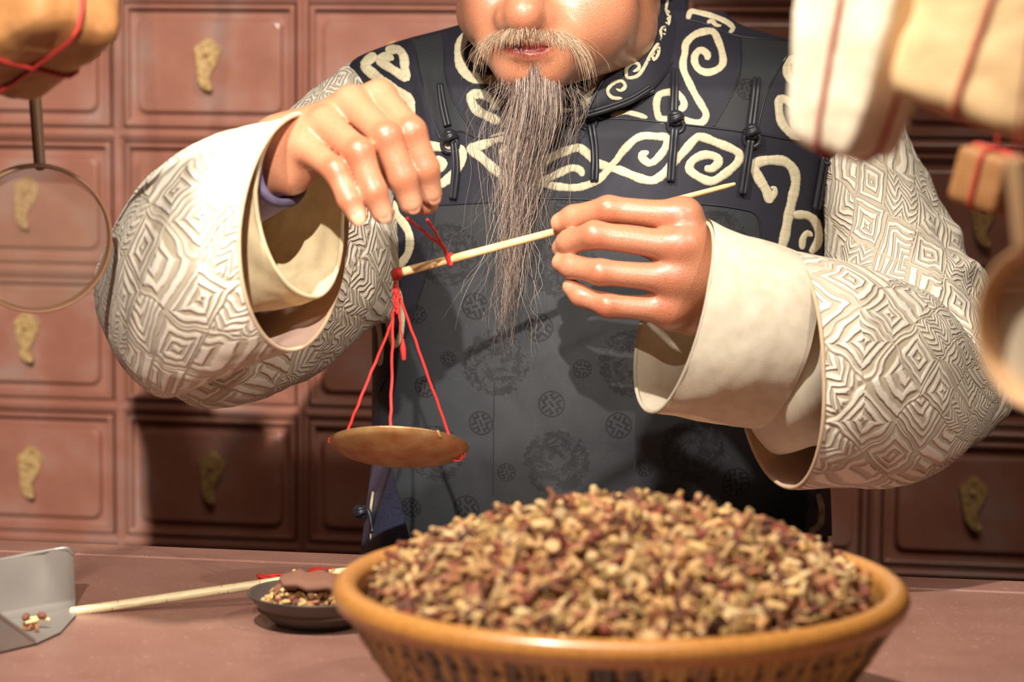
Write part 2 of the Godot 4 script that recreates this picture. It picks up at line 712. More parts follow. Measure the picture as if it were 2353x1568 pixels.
	paper.uv1_triplanar = true
	paper.uv1_scale = Vector3.ONE * 6.0
	paper.albedo_texture = noise_tex(0.02, [0.0, 0.5, 1.0], [Color8(214, 205, 190), Color8(245, 240, 230), Color8(255, 255, 255)], 61, 256, 4)
	paper.heightmap_enabled = true
	paper.heightmap_texture = noise_tex(0.02, [], [], 62, 256, 3, FastNoiseLite.TYPE_CELLULAR)
	paper.heightmap_scale = 0.12
	var paper2 := paper.duplicate()
	paper2.resource_name = "pale_wrapping_paper"
	paper2.albedo_color = Color8(222, 188, 142)
	mats["pale_wrapping_paper"] = paper2
	var paper3 := paper.duplicate()
	paper3.resource_name = "lit_wrapping_paper"
	paper3.albedo_color = Color8(250, 236, 214)  # paper whitened to stand in for the strong light on it
	mats["lit_wrapping_paper"] = paper3
	var gz := mat("gauze", Color8(116, 90, 72), 0.8)
	gz.albedo_texture = gauze_texture(0.40)
	gz.transparency = BaseMaterial3D.TRANSPARENCY_ALPHA
	var gz2 := mat("pale_gauze", Color8(250, 232, 200), 0.8)
	gz2.albedo_texture = gauze_texture(0.75)
	gz2.transparency = BaseMaterial3D.TRANSPARENCY_ALPHA


func speck_texture() -> ImageTexture:  # brown lacquer with pale dust grains and short scratches
	var s := 1024
	var im := Image.create(s, s, false, Image.FORMAT_RGB8)
	var fn := FastNoiseLite.new()
	fn.seed = 4
	fn.frequency = 0.006
	fn.fractal_octaves = 4
	for y in s:
		for x in s:
			var q := fn.get_noise_2d(x, y) * 0.5 + 0.5
			im.set_pixel(x, y, Color8(132, 93, 81).lerp(Color8(146, 108, 96), q))
	var r := RandomNumberGenerator.new()
	r.seed = 11
	for i in 3600:
		var x := r.randi_range(2, s - 14)
		var y := r.randi_range(2, s - 8)
		var len := r.randi_range(5, 10) if r.randf() < 0.05 else r.randi_range(1, 2)
		var c := Color8(138, 100, 88).lerp(Color8(238, 222, 206), r.randf_range(0.2, 0.9))
		for k in len:
			im.set_pixel(x + k, y + k / 5, c)
			if r.randf() < 0.6:
				im.set_pixel(x + k, y + 1, c)
	return ImageTexture.create_from_image(im)


func thread_texture(relief: bool) -> ImageTexture:  # u runs across the stroke, v along it: stitches lie across
	var im := Image.create(64, 256, false, Image.FORMAT_RGB8)
	var r := RandomNumberGenerator.new()
	r.seed = 17
	for y in 256:
		var tone := r.randf_range(0.82, 1.0)
		if y % 3 == 0:
			tone *= 0.86
		for x in 64:
			var q := tone
			if absi(x - 32) < 2:
				q *= 0.93
			if (x < 7 or x > 57) and r.randf() < 0.4:
				q *= 0.72
			if relief:
				im.set_pixel(x, y, Color(q, q, q))
			else:
				im.set_pixel(x, y, Color(q, q * 0.99, q * 0.96))
	return ImageTexture.create_from_image(im)


func weave_texture() -> ImageTexture:
	var im := Image.create(256, 256, false, Image.FORMAT_RGB8)
	var r := RandomNumberGenerator.new()
	r.seed = 23
	var rows := []
	for i in 256:
		rows.append(r.randf_range(0.6, 1.0))
	for y in 256:
		for x in 256:
			var q: float = (0.5 + 0.5 * sin(x * TAU / 4.0)) * rows[x / 4 * 4 % 256] * 0.5 + (0.5 + 0.5 * sin(y * TAU / 4.0)) * rows[y / 4 * 4 % 256] * 0.5
			im.set_pixel(x, y, Color(q, q, q))
	return ImageTexture.create_from_image(im)


func rod_texture() -> ImageTexture:  # pale cane with fine fibres along v and dark nicks
	var im := Image.create(64, 512, false, Image.FORMAT_RGB8)
	var fn := FastNoiseLite.new()
	fn.seed = 8
	fn.frequency = 0.05
	for y in 512:
		for x in 64:
			var q := 0.86 + 0.14 * fn.get_noise_2d(x * 6.0, y * 0.6)
			im.set_pixel(x, y, Color(q, q * 0.98, q * 0.94))
	var r := RandomNumberGenerator.new()
	r.seed = 3
	for i in 60:
		var y := r.randi_range(2, 508)
		var x := r.randi_range(0, 50)
		for k in r.randi_range(4, 14):
			im.set_pixel((x + k) % 64, y, Color8(120, 90, 60))
	return ImageTexture.create_from_image(im)


func gauze_texture(cover: float) -> ImageTexture:  # woven threads with open holes
	var im := Image.create(256, 256, false, Image.FORMAT_RGBA8)
	for y in 256:
		for x in 256:
			var w := absf(sin(x * PI / 4.0))
			var z := absf(sin(y * PI / 4.0))
			var on := maxf(w, z)
			im.set_pixel(x, y, Color(1, 1, 1, clampf(cover + 0.5 * (on - 0.8), 0.0, 1.0)))
	return ImageTexture.create_from_image(im)


func hash2(i: int, j: int) -> int:
	var q := (i * 73856093) ^ (j * 19349663)
	q = (q ^ (q >> 13)) * 1274126177
	return (q ^ (q >> 16)) & 1023


func brocade_image() -> Array:  # raised key-fret lines on a flat ground: [colour, relief]
	var s := 768
	var a := Image.create(s, s, false, Image.FORMAT_RGB8)
	var b := Image.create(s, s, false, Image.FORMAT_RGB8)
	var fn := FastNoiseLite.new()
	fn.seed = 77
	fn.frequency = 1.0
	fn.fractal_octaves = 2
	var fine := FastNoiseLite.new()
	fine.seed = 5
	fine.frequency = 0.35
	for y in s:
		for x in s:
			var u := x * 24.0 / s
			var w := y * 24.0 / s
			# seamless warp: noise on two circles
			var au := u * TAU / 24.0
			var aw := w * TAU / 24.0
			var px := fn.get_noise_3d(cos(au) * 1.1 + 3.0, sin(au) * 1.1 + cos(aw) * 1.1, sin(aw) * 1.1)
			var py := fn.get_noise_3d(cos(au) * 1.1 - 7.0, sin(au) * 1.1 + cos(aw) * 1.1, sin(aw) * 1.1)
			var p := u + w + px * 0.8
			var q := u - w + py * 0.8
			var i := floori(p / 6.0)
			var j := floori(q / 6.0)
			var lx := p - i * 6.0 - 3.0
			var ly := q - j * 6.0 - 3.0
			var kind := hash2(posmod(i + j, 8), posmod(i - j, 8)) % 6
			var m: float
			if kind <= 1:  # squared spiral
				var ax := absf(lx)
				var ay := absf(ly)
				var turn := 0.0
				if ax > ay:
					turn = 0.0 if lx > 0.0 else 0.5
				else:
					turn = 0.25 if ly > 0.0 else 0.75
				m = maxf(ax, ay) + (turn if kind == 0 else 0.0)
			elif kind == 2:  # nested corners
				m = maxf(lx, ly) + 3.0
			elif kind == 3:
				m = maxf(-lx, ly) + 3.0
			elif kind == 4:  # hooks
				m = maxf(absf(lx), ly * 0.5 + 2.0)
			else:  # stepped bars
				m = lx + absf(fposmod(ly, 3.0) - 1.5) + 6.0
			var fr := absf(fposmod(m, 1.0) - 0.5) * 2.0
			var edge := 0.32 + 0.10 * fine.get_noise_2d(x * 0.12, y * 0.12)
			var line := smoothstep(edge - 0.10, edge + 0.34, fr)
			# thinner joint between motifs
			var lip := smoothstep(0.0, 0.35, minf(3.0 - absf(lx), 3.0 - absf(ly)))
			line *= 0.25 + 0.75 * lip
			var grain := 0.5 + 0.5 * sin((x + y) * 1.6)
			var hgt := line * (0.84 + 0.16 * fine.get_noise_2d(x * 0.9, y * 0.9)) + grain * 0.05
			b.set_pixel(x, y, Color(hgt, hgt, hgt))
			a.set_pixel(x, y, Color8(190, 176, 152).lerp(Color8(232, 222, 205), line) * (0.96 + 0.04 * grain))
	return [ImageTexture.create_from_image(a), ImageTexture.create_from_image(b)]


# ---------------------------------------------------------------- unseen lamps, added fill panel and room
func unseen_spot_lamp(called: String, label: String, where: Vector3, aim: Vector3, color: Color, energy: float, angle: float, size: float) -> void:  # fitting and light out of view, placed for what they light
	var t := thing(called, label, "lamp", where, "")
	var dir := (aim - where).normalized()
	var b := Basis.looking_at(dir, Vector3.UP)
	var can := MB.new()
	can.lathe(PackedVector2Array([Vector2(0.001, 0.12), Vector2(0.034, 0.118), Vector2(0.045, 0.1), Vector2(0.045, 0.0), Vector2(0.041, 0.0), Vector2(0.041, 0.02), Vector2(0.001, 0.021)]), 24, Transform3D(b * Basis(Vector3.RIGHT, PI / 2), Vector3.ZERO))
	part(t, "can", can.mesh(), mats.lamp_black)
	var arm := MB.new()
	var top := Vector3(0, 3.2 - where.y, 0)
	arm.tube(PackedVector3Array([-dir * 0.08, -dir * 0.08 + Vector3(0, 0.06, 0), top - dir * 0.08]), PackedFloat32Array([0.009, 0.009, 0.012]), 10)
	part(t, "arm", arm.mesh(), mats.lamp_black)
	var lens := MB.new()
	lens.ball(dir * 0.0, Vector3(0.036, 0.036, 0.005), b, 20, 8)
	var glow := StandardMaterial3D.new()
	glow.resource_name = "lamp_glow"
	glow.albedo_color = Color(1, 0.95, 0.88)
	glow.emission_enabled = true
	glow.emission = color
	glow.emission_energy_multiplier = 2.0
	part(t, "bulb", lens.mesh(), glow)
	var l := SpotLight3D.new()
	l.name = "spot_light"
	l.light_color = color
	l.light_energy = energy
	l.light_size = size
	l.spot_angle = angle
	l.spot_angle_attenuation = 0.5
	l.spot_range = 8.0
	l.spot_attenuation = 2.0
	l.shadow_enabled = true
	l.basis = b
	l.position = dir * 0.03
	t.add_child(l)


func added_fill_panel(where: Vector3, size: Vector2, energy: float) -> void:  # added fill light with a glowing panel, lifts the shadows
	var t := thing("added_fill_light", "added square fill light panel out of view under the ceiling, softening the shadows", "lamp", where)
	part(t, "frame", boxm(Vector3(size.x + 0.06, 0.03, size.y + 0.06), 0.004), mats.plaster)
	var glow := StandardMaterial3D.new()
	glow.resource_name = "fill_panel_glow"
	glow.albedo_color = Color(1, 0.96, 0.9)
	glow.emission_enabled = true
	glow.emission = Color(1.0, 0.93, 0.84)
	glow.emission_energy_multiplier = 0.6
	var d := part(t, "diffuser", boxm(Vector3(size.x, 0.012, size.y), 0.002), glow)
	d.position.y = -0.018
	var l := AreaLight3D.new()
	l.name = "area_light"
	l.light_color = Color(1.0, 0.92, 0.84)
	l.light_energy = energy
	l.area_size = size
	l.area_range = 8.0
	l.area_attenuation = 2.0
	l.shadow_enabled = true
	l.rotation.x = -PI / 2
	l.position.y = -0.03
	t.add_child(l)


func build_room() -> void:
	struct("floor", boxm(Vector3(6.2, 0.1, 6.2), 0.0), mats.floor_tile, Vector3(0, -0.05, 2.3))
	struct("ceiling", boxm(Vector3(6.2, 0.1, 6.2), 0.0), mats.plaster, Vector3(0, 3.25, 2.3))
	struct("wall_back", boxm(Vector3(6.2, 3.2, 0.1), 0.0), mats.plaster, Vector3(0, 1.6, -0.5))
	struct("wall_front", boxm(Vector3(6.2, 3.2, 0.1), 0.0), mats.plaster, Vector3(0, 1.6, 5.35))
	struct("wall_left", boxm(Vector3(0.1, 3.2, 5.75), 0.0), mats.plaster, Vector3(-3.05, 1.6, 2.425))
	struct("wall_right", boxm(Vector3(0.1, 3.2, 5.75), 0.0), mats.plaster, Vector3(3.05, 1.6, 2.425))


# ---------------------------------------------------------------- the wall of drawers
func handle_mesh() -> ArrayMesh:
	var px := [680, 200, 740, 210, 790, 240, 850, 300, 930, 370, 985, 450, 985, 560, 930, 720, 880, 820, 830, 900, 785, 970, 760, 1030, 765, 1120, 800, 1190, 836, 1285, 815, 1345, 755, 1368, 660, 1330, 575, 1260, 515, 1170, 478, 1060, 450, 900, 425, 720, 400, 560, 375, 470, 400, 390, 500, 330, 560, 270, 620, 212]
	var poly := PackedVector2Array()
	for i in range(px.size() - 2, -1, -2):
		poly.append(Vector2(px[i] - 680, 760 - px[i + 1]) * 4.75e-5)
	var b := MB.new()
	var rings := [inset(poly, 0.0, 0.0), inset(poly, 0.0, 0.0022), inset(poly, 0.0009, 0.0034)]
	b.extrude(rings, Transform3D.IDENTITY)
	for i in b.v.size():  # the tail curls away from the wood
		var q := b.v[i]
		if q.y < 0.004:
			q.z += 9.0 * (q.y - 0.004) * (q.y - 0.004)
		b.v[i] = q
	b.ball(Vector3(0, 0.010, 0.0050), Vector3(0.0034, 0.0034, 0.0036), Basis.IDENTITY, 14, 8)
	b.ball(Vector3(0.0050, -0.0258, 0.0108), Vector3(0.0030, 0.0038, 0.0026), Basis.IDENTITY, 12, 8)
	return b.mesh()


func build_cabinets() -> void:
	var w := 0.2008
	var h := 0.1458
	var x0 := -0.9376
	var y0 := 1.3623
	var ow := w - 0.0155
	var oh := h - 0.0165
	var db := MB.new()
	var rings := [rrect(ow, oh, 0.001, -0.03), rrect(ow, oh, 0.001, 0.0)]
	for k in range(1, 8):  # a half-round bead, a flat, then the raised panel
		var q := PI * k / 7.0
		rings.append(rrect(ow - 0.006 * (1.0 - cos(q)), oh - 0.006 * (1.0 - cos(q)), 0.0015, 0.0042 * sin(q)))
	rings.append(rrect(ow - 0.0125, oh - 0.0125, 0.002, -0.006))
	rings.append(rrect(ow - 0.028, oh - 0.030, 0.009, -0.006))
	for k in 6:
		var q := PI / 2 * k / 5.0
		rings.append(rrect(ow - 0.0285 - 0.006 * (1.0 - cos(q)), oh - 0.0305 - 0.006 * (1.0 - cos(q)), 0.009, -0.004 + 0.0062 * sin(q)))
	db.extrude(rings, Transform3D.IDENTITY)
	var drawer_mesh := db.mesh()
	var pull := handle_mesh()
	var names := ["left end cabinet of drawers, farthest left of the row", "left cabinet of drawers behind the sieve and the raised sleeve", "middle cabinet of drawers right behind the man", "right cabinet of dark shaded drawers behind the parcels", "right end cabinet of drawers, farthest right of the row"]
	for u in range(0, 5):
		var xm := x0 + (u * 2 - 2 + 0.5) * w
		var t := thing("drawer_cabinet", "red-brown lacquered " + names[u], "cabinet", Vector3(xm, 0, 0), "apothecary drawer cabinets")
		var fr := MB.new()
		fr.box(Vector3(2 * w - 0.0008, 2.28, 0.36), 0.002, at(Vector3(0, 1.14, -0.225)))
		for k in 3:  # stiles: a flat with a rounded ridge on it
			var sx := (k - 1) * w
			var sw := 0.0125 if k == 1 else 0.0062
			var ox := 0.0 if k == 1 else (0.0032 if k == 0 else -0.0032)
			fr.box(Vector3(sw, 2.2, 0.046), 0.0022, at(Vector3(sx + ox, 1.12, -0.0225)))
			fr.tube(PackedVector3Array([Vector3(sx + ox, 0.02, 0.0), Vector3(sx + ox, 2.22, 0.0)]), PackedFloat32Array([sw * 0.27]), 14)
		for r in range(-2, 8):
			var ry := y0 - (r + 0.5) * h
			fr.box(Vector3(2 * w - 0.002, 0.0135, 0.044), 0.002, at(Vector3(0, ry, -0.0225)))
			fr.tube(PackedVector3Array([Vector3(-w + 0.004, ry, 0.0), Vector3(w - 0.004, ry, 0.0)]), PackedFloat32Array([0.0032]), 14)
		fr.box(Vector3(2 * w - 0.002, y0 - 7.5 * h - 0.02, 0.05), 0.003, at(Vector3(0, (y0 - 7.5 * h) * 0.5, -0.02)))
		fr.box(Vector3(2 * w - 0.002, 0.5, 0.05), 0.003, at(Vector3(0, y0 + 2.5 * h + 0.26, -0.02)))
		part(t, "frame", fr.mesh(), mats.lacquer)
		for r in range(-1, 5):
			for k in 2:
				var d := part(t, "drawer", drawer_mesh, mats.lacquer)
				d.position = Vector3((k - 0.5) * w, y0 - r * h, -0.001)
				var hd := part(d, "handle", pull, mats.brass, "brass pull")
				hd.position = Vector3(rng.randf_range(-0.002, 0.002), rng.randf_range(-0.002, 0.002) + 0.001, 0.0026)
				hd.rotation.z = rng.randf_range(-0.06, 0.08)


# ---------------------------------------------------------------- the counter
func build_counter() -> void:
	var t := thing("counter", "long reddish-brown lacquered shop counter in front of the man", "counter", Vector3(0, 0, 0))
	var back := part(t, "edge_board", boxm(Vector3(4.4, 0.045, 0.042), 0.0025), mats.counter_lacquer)
	back.position = Vector3(0, 0.9775, 0.7665)
	var zs := [0.7885, 1.345, 1.9]
	for k in 2:
		var b := part(t, "board", boxm(Vector3(4.4, 0.044, zs[k + 1] - zs[k] - 0.0012), 0.0012), mats.counter_lacquer)
		b.position = Vector3(0, 0.9776, (zs[k] + zs[k + 1]) / 2)
	var body := MB.new()
	body.box(Vector3(4.3, 0.955, 1.0), 0.003, at(Vector3(0, 0.4775, 1.38)))
	part(t, "body", body.mesh(), mats.lacquer)


# ---------------------------------------------------------------- the man
var vy := []
var vw := []
var vf := []
var wrk := FastNoiseLite.new()


func vest_tables() -> void:
	var py := [1560, 1300, 1130, 1000, 800, 500, 300, 200, 150, 130, 95, 60, 45, 20]
	var wp := [548, 538, 527, 522, 522, 530, 560, 577, 574, 545, 452, 325, 294, 268]
	vf = [0.128, 0.125, 0.122, 0.118, 0.116, 0.112, 0.104, 0.088, 0.074, 0.067, 0.052, 0.036, 0.03, 0.02]
	for i in py.size():
		vy.append(L(1377, py[i], 2.05).y)
		vw.append(wp[i] / F * 2.05)
	wrk.seed = 12
	wrk.frequency = 1.0
	wrk.fractal_octaves = 3


func vest_z(x: float, y: float) -> float:
	var q := absf(x) / fit(vy, vw, y)
	if q >= 1.0:
		return 0.0
	return fit(vy, vf, y) * sqrt(1.0 - pow(q, 2.5)) + wrinkle(x, y) * (1.0 - q)


func wrinkle(x: float, y: float) -> float:
	var w := 0.0022 * wrk.get_noise_2d(x * 22.0 + y * 5.0, y * 9.0)
	# gathered folds beside the left of the neck
	var a := (x + 0.135) / 0.02
	var b := (y - 1.345) / 0.05
	return w + 0.003 * exp(-a * a - b * b) * sin((x + 0.25 * (y - 1.34)) * 520.0)


func VS(px: float, py: float, lift := 0.0) -> Vector3:  # the point of the vest's front behind a pixel, lifted off the cloth
	var d := 1.945
	var p := L(px, py, d)
	for k in 7:
		d += p.z - vest_z(p.x, p.y)
		p = L(px, py, d)
	p.z = vest_z(p.x, p.y)
	return p + vest_n(p) * lift


func vest_n(p: Vector3) -> Vector3:
	var e := 0.003
	return Vector3(vest_z(p.x - e, p.y) - vest_z(p.x + e, p.y), vest_z(p.x, p.y - e) - vest_z(p.x, p.y + e), 2.0 * e).normalized()


func zoomed(ox: float, oy: float, s: float, a: Array) -> Array:  # [x, y, x, y ...] in a detail's own scale -> points in the photograph's frame
	var o := []
	for i in range(0, a.size(), 2):
		o.append(Vector2(ox + a[i] / s, oy + a[i + 1] / s))
	return o


func smooth2(pts: Array, step := 5.0) -> Array:
	var o := []
	var m := pts.size()
	for i in m - 1:
		var a: Vector2 = pts[maxi(i - 1, 0)]
		var b: Vector2 = pts[i]
		var c: Vector2 = pts[i + 1]
		var d: Vector2 = pts[mini(i + 2, m - 1)]
		var k := maxi(2, int(b.distance_to(c) / step))
		for s in k:
			o.append(b.cubic_interpolate(c, a, d, s / float(k)))
	o.append(pts[m - 1])
	return o


func build_person() -> void:
	var base := P(1377, 784, 2.05)
	person = thing("person", "bearded man in a dark embroidered vest and cream robe weighing herbs", "person", Vector3(base.x, 0, base.z))
	person.rotation.y = deg_to_rad(9.08)
	vest_tables()
	body()
	beard()
	vest()
	collar()
	sleeves()
	skirt()


# ---------------------------------------------------------------- body
func J(a: Array) -> Array:  # [px, py, depth, ...] -> local points
	var o := []
	for i in range(0, a.size(), 3):
		o.append(L(a[i], a[i + 1], a[i + 2]))
	return o


func finger(fl: Field, a: Array, r: Array, k := 0.0016) -> void:
	fl.begin()
	var p := J(a)
	for i in p.size() - 1:
		fl.capsule(p[i], p[i + 1], r[i], r[i + 1], k, true)
	fl.end()


func hand_field(pts: Array, cell := 0.0017) -> Field:
	var lo := Vector3.INF
	var hi := -Vector3.INF
	for q in pts:
		lo = lo.min(q)
		hi = hi.max(q)
	return Field.new(lo - Vector3.ONE * 0.034, hi + Vector3.ONE * 0.034, cell)


func body() -> void:
	var nails := []
	var nail_mat := mat("fingernail", Color8(202, 146, 116), 0.3)
	var b := MB.new()
	b.col = Color8(188, 128, 98).srgb_to_linear()
	var redder := Color8(172, 90, 62).srgb_to_linear()
	var nail := Color8(208, 156, 126).srgb_to_linear()
	# right hand (raised, pinching the cord)
	var wr := J([640, 352, 1.672, 500, 470, 1.69])
	var ix := [872, 222, 1.668, 945, 303, 1.636, 978, 388, 1.640, 990, 444, 1.648]
	var mi := [806, 236, 1.660, 888, 315, 1.625, 926, 408, 1.628, 944, 466, 1.634]
	var ri := [748, 286, 1.652, 826, 350, 1.618, 858, 440, 1.618, 878, 488, 1.622]
	var li := [700, 338, 1.648, 772, 392, 1.620, 803, 460, 1.616, 822, 497, 1.616]
	var th := [720, 330, 1.70, 840, 360, 1.716, 930, 415, 1.694, 978, 464, 1.662]
	var kn := b.v.size()
	var fl := hand_field(J(ix) + J(mi) + J(ri) + J(li) + J(th) + [wr[0], wr[0].lerp(wr[1], 0.35)], 0.0013)
	finger(fl, ix, [0.0102, 0.0095, 0.0086, 0.0075])
	finger(fl, mi, [0.0104, 0.0098, 0.0089, 0.0078])
	finger(fl, ri, [0.0100, 0.0092, 0.0083, 0.0073])
	finger(fl, li, [0.0092, 0.0082, 0.0073, 0.0065])
	finger(fl, th, [0.0130, 0.0115, 0.0100, 0.0088])
	var mc := J(ix.slice(0, 3) + mi.slice(0, 3) + ri.slice(0, 3) + li.slice(0, 3))
	for i in 4:
		var q: Vector3 = mc[i] + Vector3(0, -0.003, -0.008)
		fl.capsule(wr[0].lerp(q, 0.12), q, 0.0155, 0.0105, 0.005)
		fl.capsule(mc[i] + Vector3(0, 0.0, -0.001), mc[i] + Vector3(0, 0, -0.002), 0.0085, 0.0085, 0.003)
	var heel := J([668, 398, 1.662, 708, 356, 1.655])
	fl.capsule(heel[0], heel[1], 0.0135, 0.0105, 0.004)
	fl.capsule(J([690, 330, 1.69])[0], J([800, 330, 1.70])[0], 0.016, 0.012, 0.005)
	fl.capsule(wr[0], wr[1], 0.0205, 0.024, 0.005)
	fl.mesh_into(b, 1)
	for a in [ix, mi, ri, li]:
		var q := J(a)
		dye(b, kn, q[1] + Vector3(0, 0.003, 0.008), 0.010, redder, 0.65)
		dye(b, kn, q[2] + Vector3(0, 0.003, 0.008), 0.008, redder, 0.5)
		dye(b, kn, q[3] + Vector3(0.0005, 0.0005, 0.0082), 0.0072, nail, 0.75)
	nails = [[ix, Vector3(0.25, 0.35, 1)], [mi, Vector3(0.1, 0.35, 1)], [ri, Vector3(0.0, 0.35, 1)], [li, Vector3(-0.15, 0.35, 1)]]
	# left hand (holding the beam)
	kn = b.v.size()
	var wl := J([1602, 636, 1.762, 1760, 680, 1.785])
	var ix2 := [1556, 497, 1.740, 1398, 481, 1.742, 1318, 500, 1.757, 1288, 512, 1.763]
	var mi2 := [1556, 566, 1.732, 1366, 540, 1.732, 1310, 556, 1.750, 1292, 570, 1.760]
	var ri2 := [1538, 640, 1.735, 1380, 626, 1.733, 1312, 612, 1.748, 1291, 604, 1.755]
	var li2 := [1528, 712, 1.742, 1396, 702, 1.738, 1334, 680, 1.748, 1312, 660, 1.753]
	var th2 := [1572, 600, 1.80, 1482, 552, 1.815, 1388, 532, 1.805, 1301, 557, 1.783]
	var fr := hand_field(J(ix2) + J(mi2) + J(ri2) + J(li2) + J(th2) + [wl[0], wl[0].lerp(wl[1], 0.3)], 0.0014)
	finger(fr, ix2, [0.0098, 0.0090, 0.0082, 0.0072])
	finger(fr, mi2, [0.0100, 0.0092, 0.0084, 0.0074])
	finger(fr, ri2, [0.0095, 0.0086, 0.0080, 0.0072])
	finger(fr, li2, [0.0088, 0.0078, 0.0070, 0.0062])
	finger(fr, th2, [0.0125, 0.0105, 0.0092, 0.0080])
	mc = J(ix2.slice(0, 3) + mi2.slice(0, 3) + ri2.slice(0, 3) + li2.slice(0, 3))
	for i in 4:
		var q: Vector3 = mc[i] + Vector3(0.004, 0, -0.007)
		fr.capsule(wl[0].lerp(q, 0.1), q, 0.0170, 0.0108, 0.005)
		fr.capsule(mc[i] + Vector3(0.002, 0.0, 0), mc[i] + Vector3(0.003, 0, 0), 0.0088, 0.0088, 0.003)
		fr.capsule(mc[i] + Vector3(0.006, 0, -0.001), wl[0].lerp(mc[i], 0.3) + Vector3(0.002, 0, 0.011), 0.0085, 0.0105, 0.005)
	fr.capsule(J([1575, 640, 1.785])[0], J([1520, 645, 1.79])[0], 0.016, 0.012, 0.005)
	fr.capsule(J([1588, 726, 1.765])[0], J([1545, 716, 1.756])[0], 0.0135, 0.0105, 0.004)
	fr.capsule(wl[0], wl[1], 0.0265, 0.026, 0.006)
	fr.mesh_into(b, 1)
	for a in [ix2, mi2, ri2, li2]:
		var q := J(a)
		dye(b, kn, q[0] + Vector3(0, 0, 0.009), 0.010, redder, 0.4)
		dye(b, kn, q[1] + Vector3(0, 0, 0.008), 0.009, redder, 0.5)
		dye(b, kn, q[3] + Vector3(-0.004, 0.002, 0.004), 0.006, nail, 0.6)
	# head and neck
	kn = b.v.size()
	var hc := L(1300, -170, 1.955)
	var fd := Field.new(L(1300, 260, 1.95) + Vector3(-0.105, -0.01, -0.13), hc + Vector3(0.105, 0.125, 0.185), 0.0026)
	var tilt := Basis.from_euler(Vector3(deg_to_rad(24), deg_to_rad(-14), deg_to_rad(-6)))
	fd.ellipsoid(hc, Vector3(0.076, 0.100, 0.094), tilt, 0.006)
	fd.ellipsoid(L(1245, -30, 1.905), Vector3(0.062, 0.062, 0.050), tilt, 0.006)
	fd.ellipsoid(L(1132, 2, 1.876), Vector3(0.021, 0.030, 0.030), tilt, 0.007)  # cheeks
	fd.ellipsoid(L(1340, 18, 1.872), Vector3(0.038, 0.036, 0.032), tilt, 0.011)
	fd.ellipsoid(L(1215, 98, 1.850), Vector3(0.037, 0.024, 0.024), tilt, 0.006)  # muzzle
	var jaw := J([1232, 148, 1.868, 1395, 55, 1.935, 1215, 148, 1.868, 1116, 35, 1.90])
	fd.capsule(jaw[0], jaw[1], 0.0195, 0.028, 0.010)
	fd.capsule(jaw[2], jaw[3], 0.0170, 0.019, 0.007)
	fd.ellipsoid(L(1222, 160, 1.850), Vector3(0.022, 0.013, 0.016), Basis.IDENTITY, 0.005)  # chin
	var nose := J([1203, 30, 1.812, 1212, -110, 1.838, 1164, 40, 1.825, 1240, 44, 1.828, 1203, 44, 1.818])
	fd.capsule(nose[0], nose[1], 0.0130, 0.0085, 0.004)
	fd.capsule(nose[2], nose[2] + Vector3(0.001, 0.003, -0.006), 0.0078, 0.0080, 0.004)
	fd.capsule(nose[3], nose[3] + Vector3(-0.001, 0.003, -0.006), 0.0080, 0.0082, 0.004)
	fd.capsule(nose[4], nose[4] + Vector3(0, 0, -0.004), 0.0075, 0.008, 0.003)
	var brow := J([1110, -170, 1.868, 1330, -165, 1.862])
	fd.capsule(brow[0], brow[1], 0.010, 0.010, 0.006)
	var lip := J([1164, 108, 1.8325, 1190, 118, 1.8275, 1218, 122, 1.826, 1250, 118, 1.8285, 1282, 107, 1.8375])
	var lip2 := J([1160, 102, 1.832, 1190, 105, 1.8265, 1218, 107, 1.8245, 1250, 105, 1.8275, 1288, 101, 1.838])
	for i in 4:
		fd.capsule(lip[i], lip[i + 1], [0.0030, 0.0040, 0.0043, 0.0040, 0.0030][i], [0.0030, 0.0040, 0.0043, 0.0040, 0.0030][i + 1], 0.0014)
		fd.capsule(lip2[i], lip2[i + 1], 0.0030, 0.0030, 0.0014)
	for i in 4:
		fd.carve(lip[i].lerp(lip2[i], 0.55) + Vector3(0, 0, 0.003), lip[i + 1].lerp(lip2[i + 1], 0.55) + Vector3(0, 0, 0.003), 0.0020, 0.0020, 0.003, 0.006)
	fd.carve(L(1190, 66, 1.822), L(1188, 66, 1.826), 0.003, 0.003, 0.003, 0.003)  # nostrils
	fd.carve(L(1228, 68, 1.824), L(1224, 68, 1.828), 0.003, 0.003, 0.003, 0.003)
	var fill := J([1335, 30, 1.905, 1405, 62, 1.955])
	fd.capsule(fill[0], fill[1], 0.037, 0.032, 0.010)
	for s in [-1.0, 1.0]:  # lids and ears
		fd.ellipsoid(hc + tilt * Vector3(0.031 * s, 0.012, 0.078), Vector3(0.016, 0.010, 0.012), tilt, 0.003)
		fd.ellipsoid(hc + tilt * Vector3(0.079 * s, -0.005, -0.008), Vector3(0.009, 0.031, 0.018), tilt, 0.003)
	var nk := J([1378, 10, 2.0, 1368, 330, 2.05])
	fd.capsule(nk[0], nk[1], 0.047, 0.054, 0.008)
	fd.mesh_into(b)
	head_field = fd
	var lips := Color8(128, 44, 40).srgb_to_linear()
	for i in 4:
		for q in 4:
			dye(b, kn, lip[i].lerp(lip[i + 1], q / 4.0) + Vector3(0, 0.0010, 0.0036), 0.0046, lips, 0.8)
	dye(b, kn, L(1425, 112, 1.925), 0.0022, Color8(60, 36, 28).srgb_to_linear(), 1.0)
	dye(b, kn, L(1368, 38, 1.87), 0.0025, Color8(120, 72, 52).srgb_to_linear(), 0.7)
	dye(b, kn, L(1240, 60, 1.82), 0.002, Color8(70, 44, 36).srgb_to_linear(), 0.8)  # nostril shade put into the skin colour
	dye(b, kn, nose[0] + Vector3(0, 0, 0.012), 0.014, redder, 0.25)
	# trunk, arms and legs under the clothes
	var tf := Field.new(Vector3(-0.34, -0.02, -0.16), Vector3(0.36, 1.42, 0.44), 0.016)
